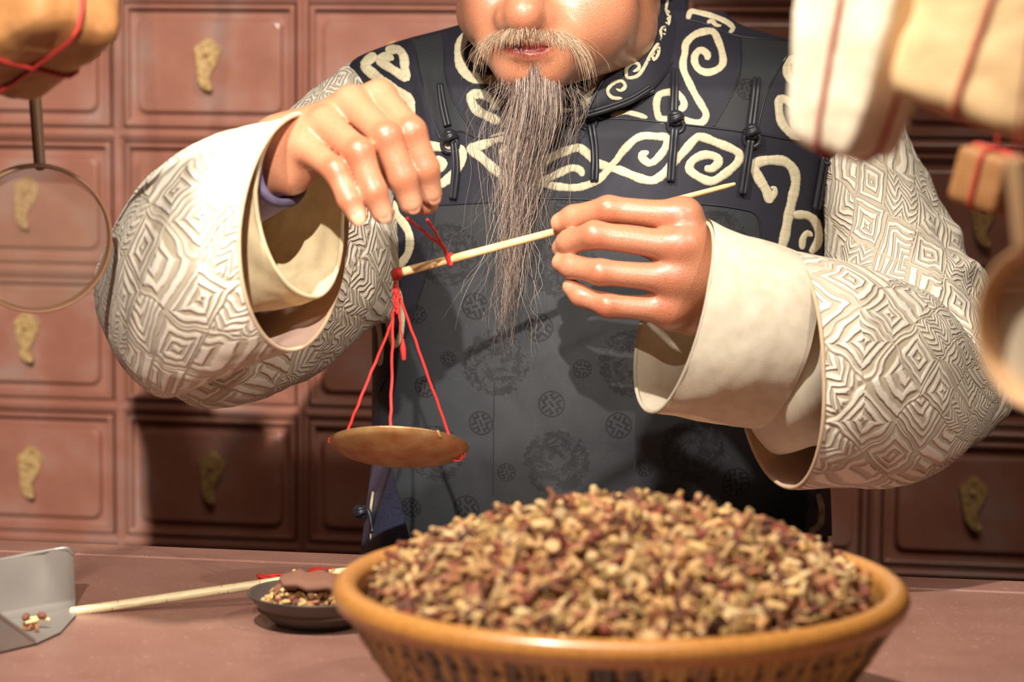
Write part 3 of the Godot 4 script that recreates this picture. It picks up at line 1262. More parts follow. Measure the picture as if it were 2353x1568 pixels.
	tf.ellipsoid(Vector3(0, 1.16, -0.02), Vector3(0.145, 0.24, 0.07), Basis.IDENTITY, 0.01)
	tf.ellipsoid(Vector3(0, 0.9, -0.02), Vector3(0.15, 0.14, 0.085), Basis.IDENTITY, 0.01)
	for s in [-1.0, 1.0]:
		tf.capsule(Vector3(0.085 * s, 0.86, -0.02), Vector3(0.1 * s, 0.46, 0.0), 0.075, 0.05, 0.01)
		tf.capsule(Vector3(0.1 * s, 0.46, 0.0), Vector3(0.11 * s, 0.08, -0.02), 0.05, 0.036, 0.01)
		tf.capsule(Vector3(0.11 * s, 0.045, -0.02), Vector3(0.13 * s, 0.04, 0.13), 0.038, 0.03, 0.01)
	var arm := J([900, 330, 2.08, 380, 700, 1.82, 540, 470, 1.69, 1900, 320, 2.10, 2170, 850, 1.965, 1790, 690, 1.79])
	for s in 2:
		tf.capsule(Vector3(0.06 - 0.12 * (1 - s), 1.30, -0.02), arm[s * 3], 0.034, 0.030, 0.01)
		tf.capsule(arm[s * 3], arm[s * 3 + 1], 0.030, 0.026, 0.01)
		tf.capsule(arm[s * 3 + 1], arm[s * 3 + 2], 0.026, 0.024, 0.01)
	tf.mesh_into(b)
	var bd := part(person, "body", b.mesh(), mats.skin)
	for e in nails:
		var q := J(e[0])
		var ax: Vector3 = (q[3] - q[2]).normalized()
		var nrm: Vector3 = (e[1] - ax * ax.dot(e[1])).normalized()
		var nm := MB.new()
		var rr := 0.0064
		nm.ball(q[3] + ax * 0.0012 + nrm * (rr - 0.0012), Vector3(0.0044, 0.0056, 0.0014), Basis(ax.cross(nrm), ax, nrm), 16, 10, 2.6)
		part(bd, "fingernail", nm.mesh(), nail_mat)
	# hair of the head, above the frame
	var hb := MB.new()
	hb.col = Color.WHITE
	var p := PackedVector3Array()
	for j in 15:
		var ph := PI * 0.52 * j / 14.0
		for i in 33:
			var a := TAU * i / 32.0
			var dv := Vector3(sin(ph) * cos(a), cos(ph), sin(ph) * sin(a))
			p.append(hc + tilt * Basis(Vector3.RIGHT, -0.45) * (dv * Vector3(0.080, 0.104, 0.098)))
	hb.grid(p, 33, 15, true, PackedVector2Array())
	part(person, "hair", hb.mesh(), mats.black_hair)


var head_field: Field


func skin_at(px: float, py: float) -> Vector3:  # the point of the face behind a pixel
	var d := 1.79
	while d < 1.96:
		var p := L(px, py, d)
		if head_field.inside(p):
			return p
		d += 0.001
	return L(px, py, 1.86)


func dye(b: MB, from: int, at_: Vector3, r: float, c: Color, amount: float) -> void:  # a patch of skin with its own colour; the nostril dot is shade
	for i in range(from, b.v.size()):
		var d := b.v[i].distance_squared_to(at_) / (r * r)
		if d < 2.6:
			b.c[i] = b.c[i].lerp(c, amount * exp(-d * d * 0.9))


func strand(b: MB, pts: PackedVector3Array, r: float) -> void:
	var k := b.v.size()
	var m := pts.size()
	var dirs := [Vector3(0.87, 0, -0.5), Vector3(-0.87, 0, -0.5), Vector3(0, 0, 1)]
	for j in m:
		var rr := r * (1.0 - 0.75 * pow(j / float(m - 1), 3.0))
		for d in dirs:
			b.v.append(pts[j] + d * rr)
			b.n.append(d)
			b.c.append(b.col)
			b.t.append(Vector2.ZERO)
	for j in m - 1:
		for i in 3:
			var a := k + j * 3 + i
			var c := k + j * 3 + (i + 1) % 3
			b.idx.append_array([a, c, a + 3, c, c + 3, a + 3])


func beard() -> void:
	var r := RandomNumberGenerator.new()
	r.seed = 99
	var b := MB.new()
	var ys := [150, 200, 300, 450, 600, 720, 840]
	var cx := [1232, 1228, 1206, 1190, 1174, 1164, 1166]
	var sp := [66, 96, 80, 54, 32, 18, 9]
	for i in 820:
		var s := clampf(r.randfn(0.0, 0.40) if r.randf() < 0.7 else r.randfn(0.1, 0.85), -1.6, 1.5)
		var y0 := r.randf_range(172.0, 200.0)
		var x0 := 1228.0 + s * 62.0
		if s > 0.5:
			y0 += 8.0
		if absf(s) < 0.5 and r.randf() < 0.16:  # the tuft under the lip
			y0 = 141.0 + r.randf() * 30.0
			x0 = 1224.0 + s * 22.0
		var root := skin_at(x0, y0)
		var reach := pow(r.randf(), 1.35)
		var y1 := lerpf(290.0, 845.0, reach) - absf(s) * 170.0 * (0.3 + reach * 0.5)
		y1 = maxf(y1, y0 + 70.0)
		var wild := r.randf() < 0.22
		var lean := r.randfn() * (55.0 if wild else 14.0)
		var ph := r.randf() * TAU
		var ph2 := r.randf() * TAU
		var amp := r.randf_range(3.0, 11.0) * (1.6 if wild else 1.0)
		var fq := r.randf_range(0.012, 0.045)
		var m := int((y1 - y0) / 18.0) + 6
		var dz := r.randf_range(0.006, 0.036)
		var pts := PackedVector3Array()
		for j in m:
			var f := j / float(m - 1)
			var y := lerpf(y0, y1, f)
			var x := fit(ys, cx, y) + s * fit(ys, sp, y)
			x = lerpf(x0, x, smoothstep(0.0, 0.4, f)) + amp * f * sin(y * fq + ph) + amp * 0.6 * f * sin(y * fq * 2.3 + ph2) + lean * f * f
			var q := L(x, y, 1.935 - dz + 0.003 * sin(y * fq * 1.4 + ph2) * f)
			var k := smoothstep(0.0, 0.6, f)
			pts.append(Vector3(q.x, q.y, lerpf(root.z + 0.010 * sin(minf(f * 5.0, 1.57)), q.z, k)))
		var tone := r.randf()
		b.col = Color8(112, 90, 82).lerp(Color8(226, 208, 192), tone).srgb_to_linear()
		if r.randf() < 0.2:
			b.col = Color8(72, 54, 50).srgb_to_linear()
		strand(b, pts, r.randf_range(0.00011, 0.00019))
	var o := part(person, "beard", b.mesh(), mats.hair, "long thin grey-brown beard")
	o.set_meta("kind", "stuff")
	var q := MB.new()
	for i in 620:
		var s := r.randf_range(-1.0, 1.0)
		s = signf(s) * pow(absf(s), 0.85)
		var x0 := 1216.0 + s * (92.0 if s < 0.0 else 96.0)
		var y0 := 70.0 + 16.0 * s * s + r.randf_range(-10, 12)
		var root := skin_at(x0, y0)
		var len := r.randf_range(12, 26) + absf(s) * 26.0
		var out := (s * 26.0 + r.randfn() * 9.0) * (0.4 + absf(s))
		if s > 0.7 and r.randf() < 0.4:
			len += r.randf_range(20, 85)
			out += 22.0
		if s < -0.7 and r.randf() < 0.35:
			len += r.randf_range(10, 60)
			out -= 14.0
		var pts := PackedVector3Array()
		for j in 7:
			var f := j / 6.0
			var p := L(x0 + out * sin(f * 1.4), y0 + len * f * (0.55 + 0.45 * f), 1.8)
			pts.append(Vector3(p.x * 1.0, p.y, 0) + Vector3(0, 0, root.z + 0.0055 * sin(f * 2.4) - 0.010 * s * s * f))
		for j in 7:  # straighten for the sight line: keep the hair's place at its own depth
			var f := j / 6.0
			var dd := root.z - person_depth(1.8)
			var p := L(x0 + out * sin(f * 1.4), y0 + len * f * (0.55 + 0.45 * f), 1.8 - dd)
			pts[j] = Vector3(p.x, p.y, pts[j].z)
		q.col = Color8(150, 120, 98).lerp(Color8(240, 216, 184), r.randf()).srgb_to_linear()
		strand(q, pts, r.randf_range(0.00012, 0.00018))
	o = part(person, "moustache", q.mesh(), mats.hair, "fair drooping moustache")
	o.set_meta("kind", "stuff")


func person_depth(d: float) -> float:
	return L(1216, 90, d).z


# ---------------------------------------------------------------- the vest
const TW := 1280
const TH := 1430
const VW := 0.43
const VH := 0.48
const VTOP := 1.435


func tex_at(p: Vector3) -> Vector2:  # a point of the vest -> its place on the cloth's pattern
	return Vector2((p.x + VW / 2) / VW * TW, (VTOP - p.y) / VH * TH)


func fill_poly(im: Image, px: Array, c: Color) -> void:
	var q := []
	for i in range(0, px.size(), 2):
		q.append(tex_at(VS(px[i], px[i + 1])))
	for y in TH:
		var xs := []
		for i in q.size():
			var a: Vector2 = q[i]
			var b: Vector2 = q[(i + 1) % q.size()]
			if (a.y <= y) != (b.y <= y):
				xs.append(a.x + (b.x - a.x) * (y - a.y) / (b.y - a.y))
		xs.sort()
		for i in range(0, xs.size() - 1, 2):
			var x0 := clampi(int(xs[i]), 0, TW)
			var x1 := clampi(int(xs[i + 1]), 0, TW)
			if x1 > x0:
				im.fill_rect(Rect2i(x0, y, x1 - x0, 1), c)


const FRET := ["00110111011", "01010100010", "11011101110", "00010001000", "11110101111", "10000100001", "11110101111", "00010001000", "01110111011", "01000101010", "11011101100"]


func medallion(im: Image, bump: Image, px: float, py: float, rpx: float, dragon: bool, turn: float, dark: Color) -> void:
	var c := tex_at(VS(px, py))
	var e := tex_at(VS(px + rpx, py))
	var r := c.distance_to(e)
	var fn := FastNoiseLite.new()
	fn.seed = int(px * 7 + py)
	fn.frequency = 0.035
	fn.fractal_octaves = 3
	fn.domain_warp_enabled = true
	fn.domain_warp_amplitude = 40.0
	fn.domain_warp_frequency = 0.03
	for y in range(maxi(0, int(c.y - r)), mini(TH, int(c.y + r) + 1)):
		for x in range(maxi(0, int(c.x - r)), mini(TW, int(c.x + r) + 1)):
			var d := (Vector2(x, y) - c) / r
			var l := d.length()
			if l > 1.0:
				continue
			var on := false
			if dragon:
				var a := atan2(d.y, d.x) + turn
				var q := absf(fn.get_noise_2d(x, y))
				var curl := sin(l * 15.0 + a * 3.0 + 5.0 * fn.get_noise_2d(x * 0.5, y * 0.5))
				var ring := l > 0.62 and sin(a * 5.0 + 2.0 * curl) > -0.75
				on = (q < 0.13 and l > 0.15) or (ring and curl > 0.05) or (l < 0.62 and l > 0.22 and curl > 0.55)
				if l > 0.95 and sin(a * 26.0) > 0.2:
					on = false
			else:
				if l > 0.88:
					on = true
				elif l < 0.84:
					var g := d.rotated(turn) * 0.5 + Vector2(0.5, 0.5)
					var i := clampi(int(g.x * 11), 0, 10)
					var j := clampi(int(g.y * 11), 0, 10)
					on = FRET[j][i] == "1"
			if on:
				im.set_pixel(x, y, dark)
				bump.set_pixel(x, y, Color(0.75, 0.75, 0.75))


func vest_material() -> StandardMaterial3D:
	var im := Image.create(TW, TH, false, Image.FORMAT_RGB8)
	var bump := Image.create(TW, TH, false, Image.FORMAT_RGB8)
	var navy := Color8(37, 37, 46)
	var coal := Color8(45, 47, 50)
	im.fill(navy)
	bump.fill(Color(0.5, 0.5, 0.5))
	fill_poly(im, [1000, 472, 1100, 466, 1230, 456, 1400, 460, 1600, 468, 1700, 480, 1735, 492, 1747, 525, 1757, 800, 1790, 1000, 1850, 1250, 1850, 1555, 900, 1555, 872, 900, 932, 771, 960, 692, 988, 597, 996, 500], coal)
	fill_poly(im, [950, 92, 1015, 74, 1022, 160, 1040, 230, 1085, 300, 1020, 312, 990, 260, 968, 180], coal)
	fill_poly(im, [1702, 86, 1835, 92, 1765, 205, 1738, 306, 1640, 290, 1694, 190], coal)
	for m in [[1138, 833, 78], [1452, 833, 79], [1292, 605, 80], [1278, 1062, 77], [1592, 1035, 75], [1028, 585, 74], [1000, 1040, 66], [1640, 560, 78], [1760, 833, 78]]:
		medallion(im, bump, m[0], m[1], m[2], true, m[0] * 0.01, Color8(32, 32, 35))
	for m in [[1092, 703, 31], [1238, 752, 33], [1030, 825, 18], [1337, 847, 22], [1267, 928, 31], [1105, 972, 28], [1421, 977, 31], [1164, 1085, 21], [976, 889, 24], [958, 722, 21], [945, 1166, 22], [1072, 1168, 30], [1480, 1075, 20], [1690, 1108, 32], [1190, 612, 16], [1303, 478, 30], [1716, 205, 24], [1385, 1180, 30], [1545, 760, 32]]:
		medallion(im, bump, m[0], m[1], m[2], false, m[0] * 0.37, Color8(28, 28, 31))
	var r := RandomNumberGenerator.new()
	r.seed = 5
	for i in 2200:  # lint
		var x := r.randi_range(2, TW - 3)
		var y := r.randi_range(int(TH * 0.3), TH - 3)
		im.set_pixel(x, y, im.get_pixel(x, y).lerp(Color8(190, 184, 190), r.randf_range(0.1, 0.6)))
	var m := mat("vest_satin", Color.WHITE, 0.6)
	m.metallic_specular = 0.36
	m.albedo_texture = ImageTexture.create_from_image(im)
	m.heightmap_enabled = true
	m.heightmap_texture = ImageTexture.create_from_image(bump)
	m.heightmap_scale = 0.03
	m.uv1_scale = Vector3.ONE
	return m


func vest() -> void:
	var m := vest_material()
	var nu := 241
	var rows := 170
	var p := PackedVector3Array()
	var uv := PackedVector2Array()
	var y1: float = L(1377, 26, 2.05).y
	var y0: float = L(1377, 1560, 2.05).y
	for j in rows:
		var y := lerpf(y0, y1, j / float(rows - 1))
		var w := fit(vy, vw, y)
		var f := fit(vy, vf, y)
		for i in nu:
			var a := TAU * i / (nu - 1) + PI
			var x := w * signf(sin(a)) * pow(absf(sin(a)), 0.8)
			var z := 0.0
			if cos(a) >= 0.0:
				z = vest_z(x, y)
			else:
				z = -f * sqrt(maxf(0.0, 1.0 - pow(absf(x) / w, 2.5)))
			p.append(Vector3(x, y, z))
			uv.append(Vector2((x + VW / 2) / VW, (VTOP - y) / VH))
	var b := MB.new()
	b.grid(p, nu, rows, true, uv)
	var v := part(person, "vest", b.mesh(), m, "black satin vest with woven roundels")
	# seams piped and stitched
	var seam := MB.new()
	var lines := [[985, 472, 1100, 466, 1230, 457, 1400, 460, 1600, 468, 1700, 480, 1735, 492, 1746, 525, 1750, 640, 1757, 800], [1000, 474, 996, 500, 988, 597, 960, 692, 932, 771, 872, 900], [1365, 272, 1440, 274, 1550, 284, 1720, 305, 1850, 328, 1925, 348], [1018, 310, 1060, 302, 1110, 318, 1200, 302, 1345, 284], [1024, 76, 1022, 160, 1042, 230, 1085, 302], [950, 90, 968, 180, 988, 260, 1012, 318], [1702, 88, 1697, 180, 1640, 290], [1835, 92, 1766, 205, 1738, 306], [1136, 878, 1134, 980, 1133, 1140], [1575, 45, 1620, 55, 1700, 84, 1835, 95]]
	for l in lines:
		var q := smooth2(zoomed(0, 0, 1, l), 9.0)
		var pts := PackedVector3Array()
		for s in q:
			pts.append(VS(s.x, s.y, 0.0002))
		seam.tube(pts, PackedFloat32Array([0.0008 if l[0] != 1136 else 0.0004]), 6)
	part(v, "seam_piping", seam.mesh(), mats.piping_black)
	embroidery(v)
	frogs(v)


func stitch(parent: Node3D, pts: Array, width: float, surface: Callable, taper := true) -> void:
	var q := smooth2(pts, 4.0)
	var p := PackedVector3Array()
	var uv := PackedVector2Array()
	var m := q.size()
	var run := 0.0
	for j in m:
		var tn: Vector2 = (q[mini(j + 1, m - 1)] - q[maxi(j - 1, 0)]).normalized()
		var side := Vector2(-tn.y, tn.x)
		if j > 0:
			run += q[j].distance_to(q[j - 1])
		var w := width
		if taper:
			var e := minf(j, m - 1 - j) / 3.0
			w *= clampf(0.35 + 0.65 * sqrt(minf(e, 1.0)), 0.0, 1.0)
		w *= 1.0 + 0.07 * sin(run * 0.13) + 0.04 * sin(run * 0.9)
		for i in 7:
			var s := i / 3.0 - 1.0
			var at2: Vector2 = q[j] + side * s * w * 0.5
			p.append((surface as Callable).call(at2.x, at2.y, [0.00005, 0.0005, 0.00065, 0.0006, 0.00065, 0.0005, 0.00005][i]))
			uv.append(Vector2(i / 6.0, run / 130.0))
	var b := MB.new()
	b.grid(p, 7, m, false, uv, Vector3.BACK)
	part(parent, "embroidered_scroll", b.mesh(), mats.embroidery_thread)


func embroidery(v: Node3D) -> void:
	var a := [780.0, 20.0, 3.2674]
	var bq := [1200.0, 220.0, 3.096]
	var cq := [1360.0, 0.0, 3.922]
	var dq := [820.0, 440.0, 3.565]
	var fl := [780.0, 1000.0, 5.227]
	var all := [
		[a, 24, [275, 342, 205, 398, 190, 432, 250, 488, 370, 580, 480, 650, 528, 690, 535, 740, 520, 810, 480, 880]],
		[a, 21, [345, 312, 440, 308, 482, 362, 490, 440, 500, 515, 440, 482, 345, 422, 302, 388, 335, 356, 380, 370, 392, 395]],
		[a, 24, [1060, 228, 990, 188, 930, 228, 900, 310, 905, 400, 935, 470, 990, 512, 1090, 530, 1185, 530, 1215, 495]],
		[a, 15, [1050, 300, 1012, 310, 1000, 378, 1075, 398, 1140, 368, 1168, 320]],
		[a, 22, [1210, 848, 1120, 810, 1030, 760, 985, 680, 1002, 645, 1080, 646, 1160, 690, 1182, 735, 1130, 715]],
		[a, 22, [640, 1025, 760, 1040, 895, 1052, 922, 1085, 900, 1170, 840, 1260, 735, 1335]],
		[a, 22, [680, 1170, 745, 1140, 780, 1165, 750, 1195, 690, 1210]],
		[a, 22, [1270, 960, 1185, 970, 1080, 1020, 988, 1050, 1060, 1112, 1170, 1210, 1280, 1290, 1385, 1250, 1520, 1170]],
		[a, 24, [1205, 1092, 1285, 1055, 1292, 1140, 1250, 1130]],
		[bq, 20, [-120, 640, 0, 570, 100, 510, 220, 432, 380, 372, 440, 392, 490, 440, 540, 482, 640, 512, 720, 540, 840, 588, 930, 602, 1000, 560, 1060, 490, 1130, 420, 1225, 312, 1275, 294, 1380, 332, 1500, 382, 1545, 420, 1528, 480, 1425, 568, 1340, 608, 1240, 568, 1190, 520, 1212, 462, 1290, 422, 1370, 432, 1398, 470, 1350, 518, 1295, 515]],
		[bq, 18, [428, 575, 412, 532, 350, 515, 260, 552, 165, 598, 132, 618, 200, 638, 350, 655, 450, 640, 540, 598, 600, 540, 652, 478, 720, 390, 800, 312, 870, 286, 960, 290, 1025, 300, 1018, 370, 960, 448, 910, 480, 862, 452, 850, 420, 900, 402]],
		[bq, 23, [1765, 765, 1740, 682, 1680, 580, 1650, 502, 1690, 470, 1780, 458, 1870, 470, 1930, 530, 1945, 620, 1920, 740, 1890, 880, 1870, 990, 1845, 1090]],
		[bq, 13, [1770, 745, 1795, 700, 1795, 660, 1765, 655]],
		[bq, 20, [1925, 850, 2020, 850, 2080, 890, 2110, 970, 2100, 1050, 2050, 1120]],
		[bq, 16, [1990, 1095, 1998, 1015, 2030, 978, 2060, 1000]],
		[bq, 20, [1975, 312, 1890, 250, 1842, 180, 1826, 90, 1835, 25, 1900, 42, 1960, 100, 1980, 160, 1958, 225, 1928, 190, 1922, 160]],
		[bq, 15, [2082, 345, 2110, 270, 2130, 190, 2135, 130, 2110, 60, 2020, -20, 1930, -90]],
		[cq, 17, [1035, 545, 1040, 490, 980, 450, 930, 500, 930, 570, 972, 630, 1050, 652, 1140, 620, 1182, 560, 1170, 460, 1140, 370, 1100, 292, 1040, 280, 930, 312, 850, 390, 838, 480, 822, 560, 830, 640, 870, 730, 930, 850, 990, 950, 1030, 1030, 1002, 1095, 940, 1108, 840, 1088, 700, 1078, 612, 1068, 582, 960, 602, 862, 680, 832, 762, 842, 820, 900, 828, 960, 770, 1000]],
		[cq, 12, [170, 1042, 280, 1012, 380, 1025, 500, 1062]],
		[cq, 13, [865, 180, 890, 105, 960, 112, 1080, 142, 1200, 190, 1272, 250, 1235, 300]],
		[cq, 11, [1035, 205, 1080, 190, 1120, 225, 1165, 232]],
		[cq, 19, [1880, 540, 1772, 540, 1756, 620, 1772, 690, 1850, 770, 1930, 845]],
		[dq, 13, [208, 330, 232, 408, 270, 448, 288, 400, 270, 302, 228, 232, 172, 262, 152, 340, 182, 460, 222, 570, 280, 670, 302, 740, 340, 830, 364, 960, 370, 1100, 342, 1225, 302, 1268, 280, 1180, 256, 1080, 266, 1012, 298, 1060]],
		[dq, 19, [288, 75, 320, 180, 390, 272, 430, 362, 428, 480, 380, 570, 285, 655]],
		[dq, 12, [290, 742, 212, 800, 172, 900, 172, 1050, 192, 1200, 200, 1330, 185, 1430]],
	]
	all.append([[1000.0, 0.0, 3.92], 12, [950, 1112, 1100, 1102, 1238, 1110]])
	all.append([[1000.0, 0.0, 3.92], 15, [565, 690, 640, 725, 690, 860, 755, 1000, 800, 1130]])
	for s in all:
		stitch(v, zoomed(s[0][0], s[0][1], s[0][2], s[2]), s[1], VS)


func cord(b: MB, pts: Array, gap: float, r: float, surface: Callable) -> void:  # two cords side by side
	var q := smooth2(pts, 6.0)
	for s in [-1.0, 1.0]:
		var p := PackedVector3Array()
		for j in q.size():
			var tn: Vector2 = (q[mini(j + 1, q.size() - 1)] - q[maxi(j - 1, 0)]).normalized()
			var at2: Vector2 = q[j] + Vector2(-tn.y, tn.x) * gap * s
			p.append((surface as Callable).call(at2.x, at2.y, r * 1.5))
		b.tube(p, PackedFloat32Array([r]), 7)


func knot(b: MB, c: Vector3, r: float) -> void:
	for k in 5:
		var ax := Basis.from_euler(Vector3(k * 1.1 + 0.3, k * 2.1, k * 0.7))
		var p := PackedVector3Array()
		for i in 17:
			var a := TAU * i / 16.0
			p.append(c + ax * Vector3(cos(a), sin(a), 0.25 * sin(2.0 * a)) * r * 0.66)
		b.tube(p, PackedFloat32Array([r * 0.34]), 7, false)
	b.ball(c, Vector3.ONE * r * 0.6)


func frogs(v: Node3D) -> void:
	var list := [
		[[1012, 198, 1018, 240, 1030, 290], [1037, 316], [1046, 330, 1050, 390, 1044, 455]],
		[[1500, 208, 1440, 236, 1372, 252], [1352, 268], [1358, 290, 1366, 340, 1366, 415]],
		[[1551, 165, 1549, 210, 1548, 260], [1552, 276], [1550, 300, 1545, 350, 1540, 415]],
		[[1737, 186, 1730, 240, 1724, 290], [1724, 306], [1722, 325, 1714, 380, 1704, 444]],
		[[1900, 265, 1897, 300, 1894, 325], [1896, 342], [1890, 362, 1880, 420, 1870, 478]],
	]
	for f in list:
		var b := MB.new()
		cord(b, zoomed(0, 0, 1, f[0]), 4.5, 0.0019, VS)
		cord(b, zoomed(0, 0, 1, f[2]), 4.5, 0.0019, VS)
		var c := VS(f[1][0], f[1][1], 0.004)
		knot(b, c, 0.0068)
		var ring := PackedVector3Array()
		for i in 17:
			var a := TAU * i / 16.0
			ring.append(c + Vector3(cos(a) * 0.0062, sin(a) * 0.0055 - 0.006, 0.0))
		b.tube(ring, PackedFloat32Array([0.0018]), 7, false)
		part(v, "frog_button", b.mesh(), mats.piping_black, "black knotted cord button")


func strip(b: MB, lo: Array, hi: Array, rows := 6, bulge := 0.0) -> void:  # a band between two lines of [px, py, depth]
	var a := spline(J(lo), 8)
	var c := spline(J(hi), 8)
	var m := mini(a.size(), c.size())
	var p := PackedVector3Array()
	for j in rows:
		var f := j / float(rows - 1)
		for i in m:
			p.append(a[i].lerp(c[i], f) + Vector3(0, 0, bulge * sin(f * PI)))
	b.grid(p, m, rows, false, PackedVector2Array(), Vector3.BACK)


func collar() -> void:
	var b := MB.new()
	var lo := [1345, 270, 1.924, 1440, 240, 1.928, 1502, 198, 1.936, 1552, 132, 1.962, 1572, 52, 2.00, 1580, -40, 2.05, 1560, -130, 2.11]
	var hi := [1352, 252, 1.921, 1384, 188, 1.925, 1434, 136, 1.936, 1484, 94, 1.95, 1501, 40, 1.98, 1522, -10, 2.02, 1532, -100, 2.08]
	var lo2 := [1345, 270, 1.924, 1270, 288, 1.929, 1200, 266, 1.934, 1150, 195, 1.95, 1134, 110, 1.985, 1128, 30, 2.03]
	var hi2 := [1338, 243, 1.921, 1270, 226, 1.921, 1206, 206, 1.925, 1166, 140, 1.945, 1152, 70, 1.975, 1150, 0, 2.03]
	strip(b, lo, hi, 8, 0.002)
	strip(b, lo2, hi2, 8, 0.002)
	var m := mat("collar_cloth", Color8(37, 37, 46), 0.58)
	m.metallic_specular = 0.36
	var c := part(person, "collar", b.mesh(), m, "dark stand collar")
	var e := MB.new()
	for l in [lo, hi, lo2, hi2]:
		e.tube(spline(J(l), 8), PackedFloat32Array([0.0014]), 7)
	part(c, "collar_piping", e.mesh(), mats.piping_black)
	var lin := MB.new()
	strip(lin, [1354, 258, 1.926, 1370, 224, 1.927, 1394, 182, 1.929, 1425, 148, 1.935], [1332, 246, 1.924, 1338, 214, 1.925, 1366, 174, 1.927, 1392, 154, 1.934], 4, 0.001)
	part(person, "shirt_collar", lin.mesh(), mats.linen, "cream inner collar")
	# scrolls on the collar: the band's own plane, found by stepping onto it
	var la := spline(J(lo), 8)
	var ha := spline(J(hi), 8)
	var on := func(px: float, py: float, lift: float) -> Vector3:
		var best := 1e9
		var z := 1.95
		var cam := person.transform.affine_inverse() * CT.origin
		var dir := (L(px, py, 1.0) - cam).normalized()
		for i in la.size():
			for f in [0.1, 0.3, 0.5, 0.7, 0.9]:
				var q: Vector3 = la[i].lerp(ha[i], f)
				var t := (q - cam).dot(dir)
				var d := (cam + dir * t).distance_squared_to(q)
				if d < best:
					best = d
					z = t
		return cam + dir * (z - lift - 0.0026)
	var loops := MB.new()
	for k in 2:
		loops.tube(spline(J([1350, 266 - k * 8, 1.915, 1400, 251 - k * 8, 1.917, 1450, 232 - k * 8, 1.920, 1492, 206 - k * 8, 1.926]), 8), PackedFloat32Array([0.0017]), 8)
	part(c, "collar_loop", loops.mesh(), mats.piping_black)
	var cq := [1360.0, 0.0, 3.922]
	for s in [[9, [275, 888, 185, 880, 142, 820, 192, 752, 270, 732, 300, 780, 258, 818, 218, 800]], [9, [370, 648, 420, 620, 420, 580, 370, 570, 312, 622, 320, 698, 400, 690, 450, 640, 500, 552, 545, 470, 595, 388]], [8, [598, 385, 600, 480, 562, 540, 548, 500, 575, 470]], [7, [620, 365, 655, 290, 650, 242, 620, 272, 630, 340]], [7, [660, 235, 690, 150, 668, 80, 690, -10]], [7, [690, 232, 702, 150, 690, 90]]]:
		stitch(c, zoomed(cq[0], cq[1], cq[2], s[1]), s[0], on)
	la = spline(J(lo2), 8)
	ha = spline(J(hi2), 8)
	var on2 := func(px: float, py: float, lift: float) -> Vector3:
		var best := 1e9
		var z := 1.95
		var cam := person.transform.affine_inverse() * CT.origin
		var dir := (L(px, py, 1.0) - cam).normalized()
		for i in mini(la.size(), ha.size()):
			for f in [0.1, 0.3, 0.5, 0.7, 0.9]:
				var q: Vector3 = la[i].lerp(ha[i], f)
				var t := (q - cam).dot(dir)
				var d := (cam + dir * t).distance_squared_to(q)
				if d < best:
					best = d
					z = t
		return cam + dir * (z - lift - 0.0026)
	stitch(c, zoomed(1000, 0, 3.92, [1240, 992, 1120, 990, 1015, 905, 1000, 845, 1060, 802, 1140, 822, 1160, 870, 1120, 918, 1082, 900]), 9, on2)


# ---------------------------------------------------------------- sleeves
func rings_at(rings: Array, nv: int, nu: int, shrink: float, noise: float, seed_: int, uscale: float, b: MB, from := 0.0, to := 1.0, close := false, fold := 0.0) -> void:
	var four := [[], [], [], []]
	for r in rings:
		var p := J(r)
		for k in 4:
			four[k].append(p[k])
	var sub := 10
	var lines := []
	for k in 4:
		lines.append(spline(four[k], sub))
	var m: int = lines[0].size()
	var fn := FastNoiseLite.new()
	fn.seed = seed_
	fn.frequency = 1.0
	fn.fractal_octaves = 3
	var p := PackedVector3Array()
	var uv := PackedVector2Array()
	var run := 0.0
	var last := Vector3.ZERO
	for j in nv:
		var f := lerpf(from, to, j / float(nv - 1)) * (m - 1)
		var i0 := mini(int(f), m - 2)
		var q := []
		for k in 4:
			q.append(lines[k][i0].lerp(lines[k][i0 + 1], f - i0))
		var c: Vector3 = (q[0] + q[1] + q[2] + q[3]) * 0.25
		if j > 0:
			run += (q[2].distance_to(last))
		last = q[2]
		var close_f := 1.0
		if close and j > nv - 8:
			close_f = sqrt(maxf(0.0, 1.0 - pow((j - nv + 8) / 7.0, 2.0)))
		for i in nu:
			var a := TAU * i / (nu - 1)
			var ca := cos(a)
			var sa := sin(a)
			var dv: Vector3 = (q[0] - c) * maxf(ca, 0.0) + (q[1] - c) * maxf(-ca, 0.0) + (q[2] - c) * maxf(sa, 0.0) + (q[3] - c) * maxf(-sa, 0.0)
			var pos := c + dv * shrink * close_f
			if noise > 0.0:
				var nz := fn.get_noise_3d(pos.x * 14.0, pos.y * 14.0, pos.z * 14.0)
				pos += dv.normalized() * nz * noise
				if fold > 0.0:
					pos += dv.normalized() * fold * pow(absf(sin(run * 46.0 + 2.5 * fn.get_noise_3d(pos.x * 6.0, pos.y * 6.0, 9.0) + a * 1.5)), 3.0) * (0.4 + 0.6 * fn.get_noise_3d(pos.x * 9.0, 4.0, pos.y * 9.0))
			p.append(pos)
			uv.append(Vector2(i / float(nu - 1) * uscale, run))
	b.grid(p, nu, nv, true, uv)


func rim_tube(b: MB, ring: Array, r: float, shrink := 1.0) -> void:
	var q := J(ring)
	var c: Vector3 = (q[0] + q[1] + q[2] + q[3]) * 0.25
	var p := PackedVector3Array()
	for i in 65:
		var a := TAU * i / 64.0
		var ca := cos(a)
		var sa := sin(a)
		p.append(c + ((q[0] - c) * maxf(ca, 0.0) + (q[1] - c) * maxf(-ca, 0.0) + (q[2] - c) * maxf(sa, 0.0) + (q[3] - c) * maxf(-sa, 0.0)) * shrink)
	b.tube(p, PackedFloat32Array([r]), 8, false)


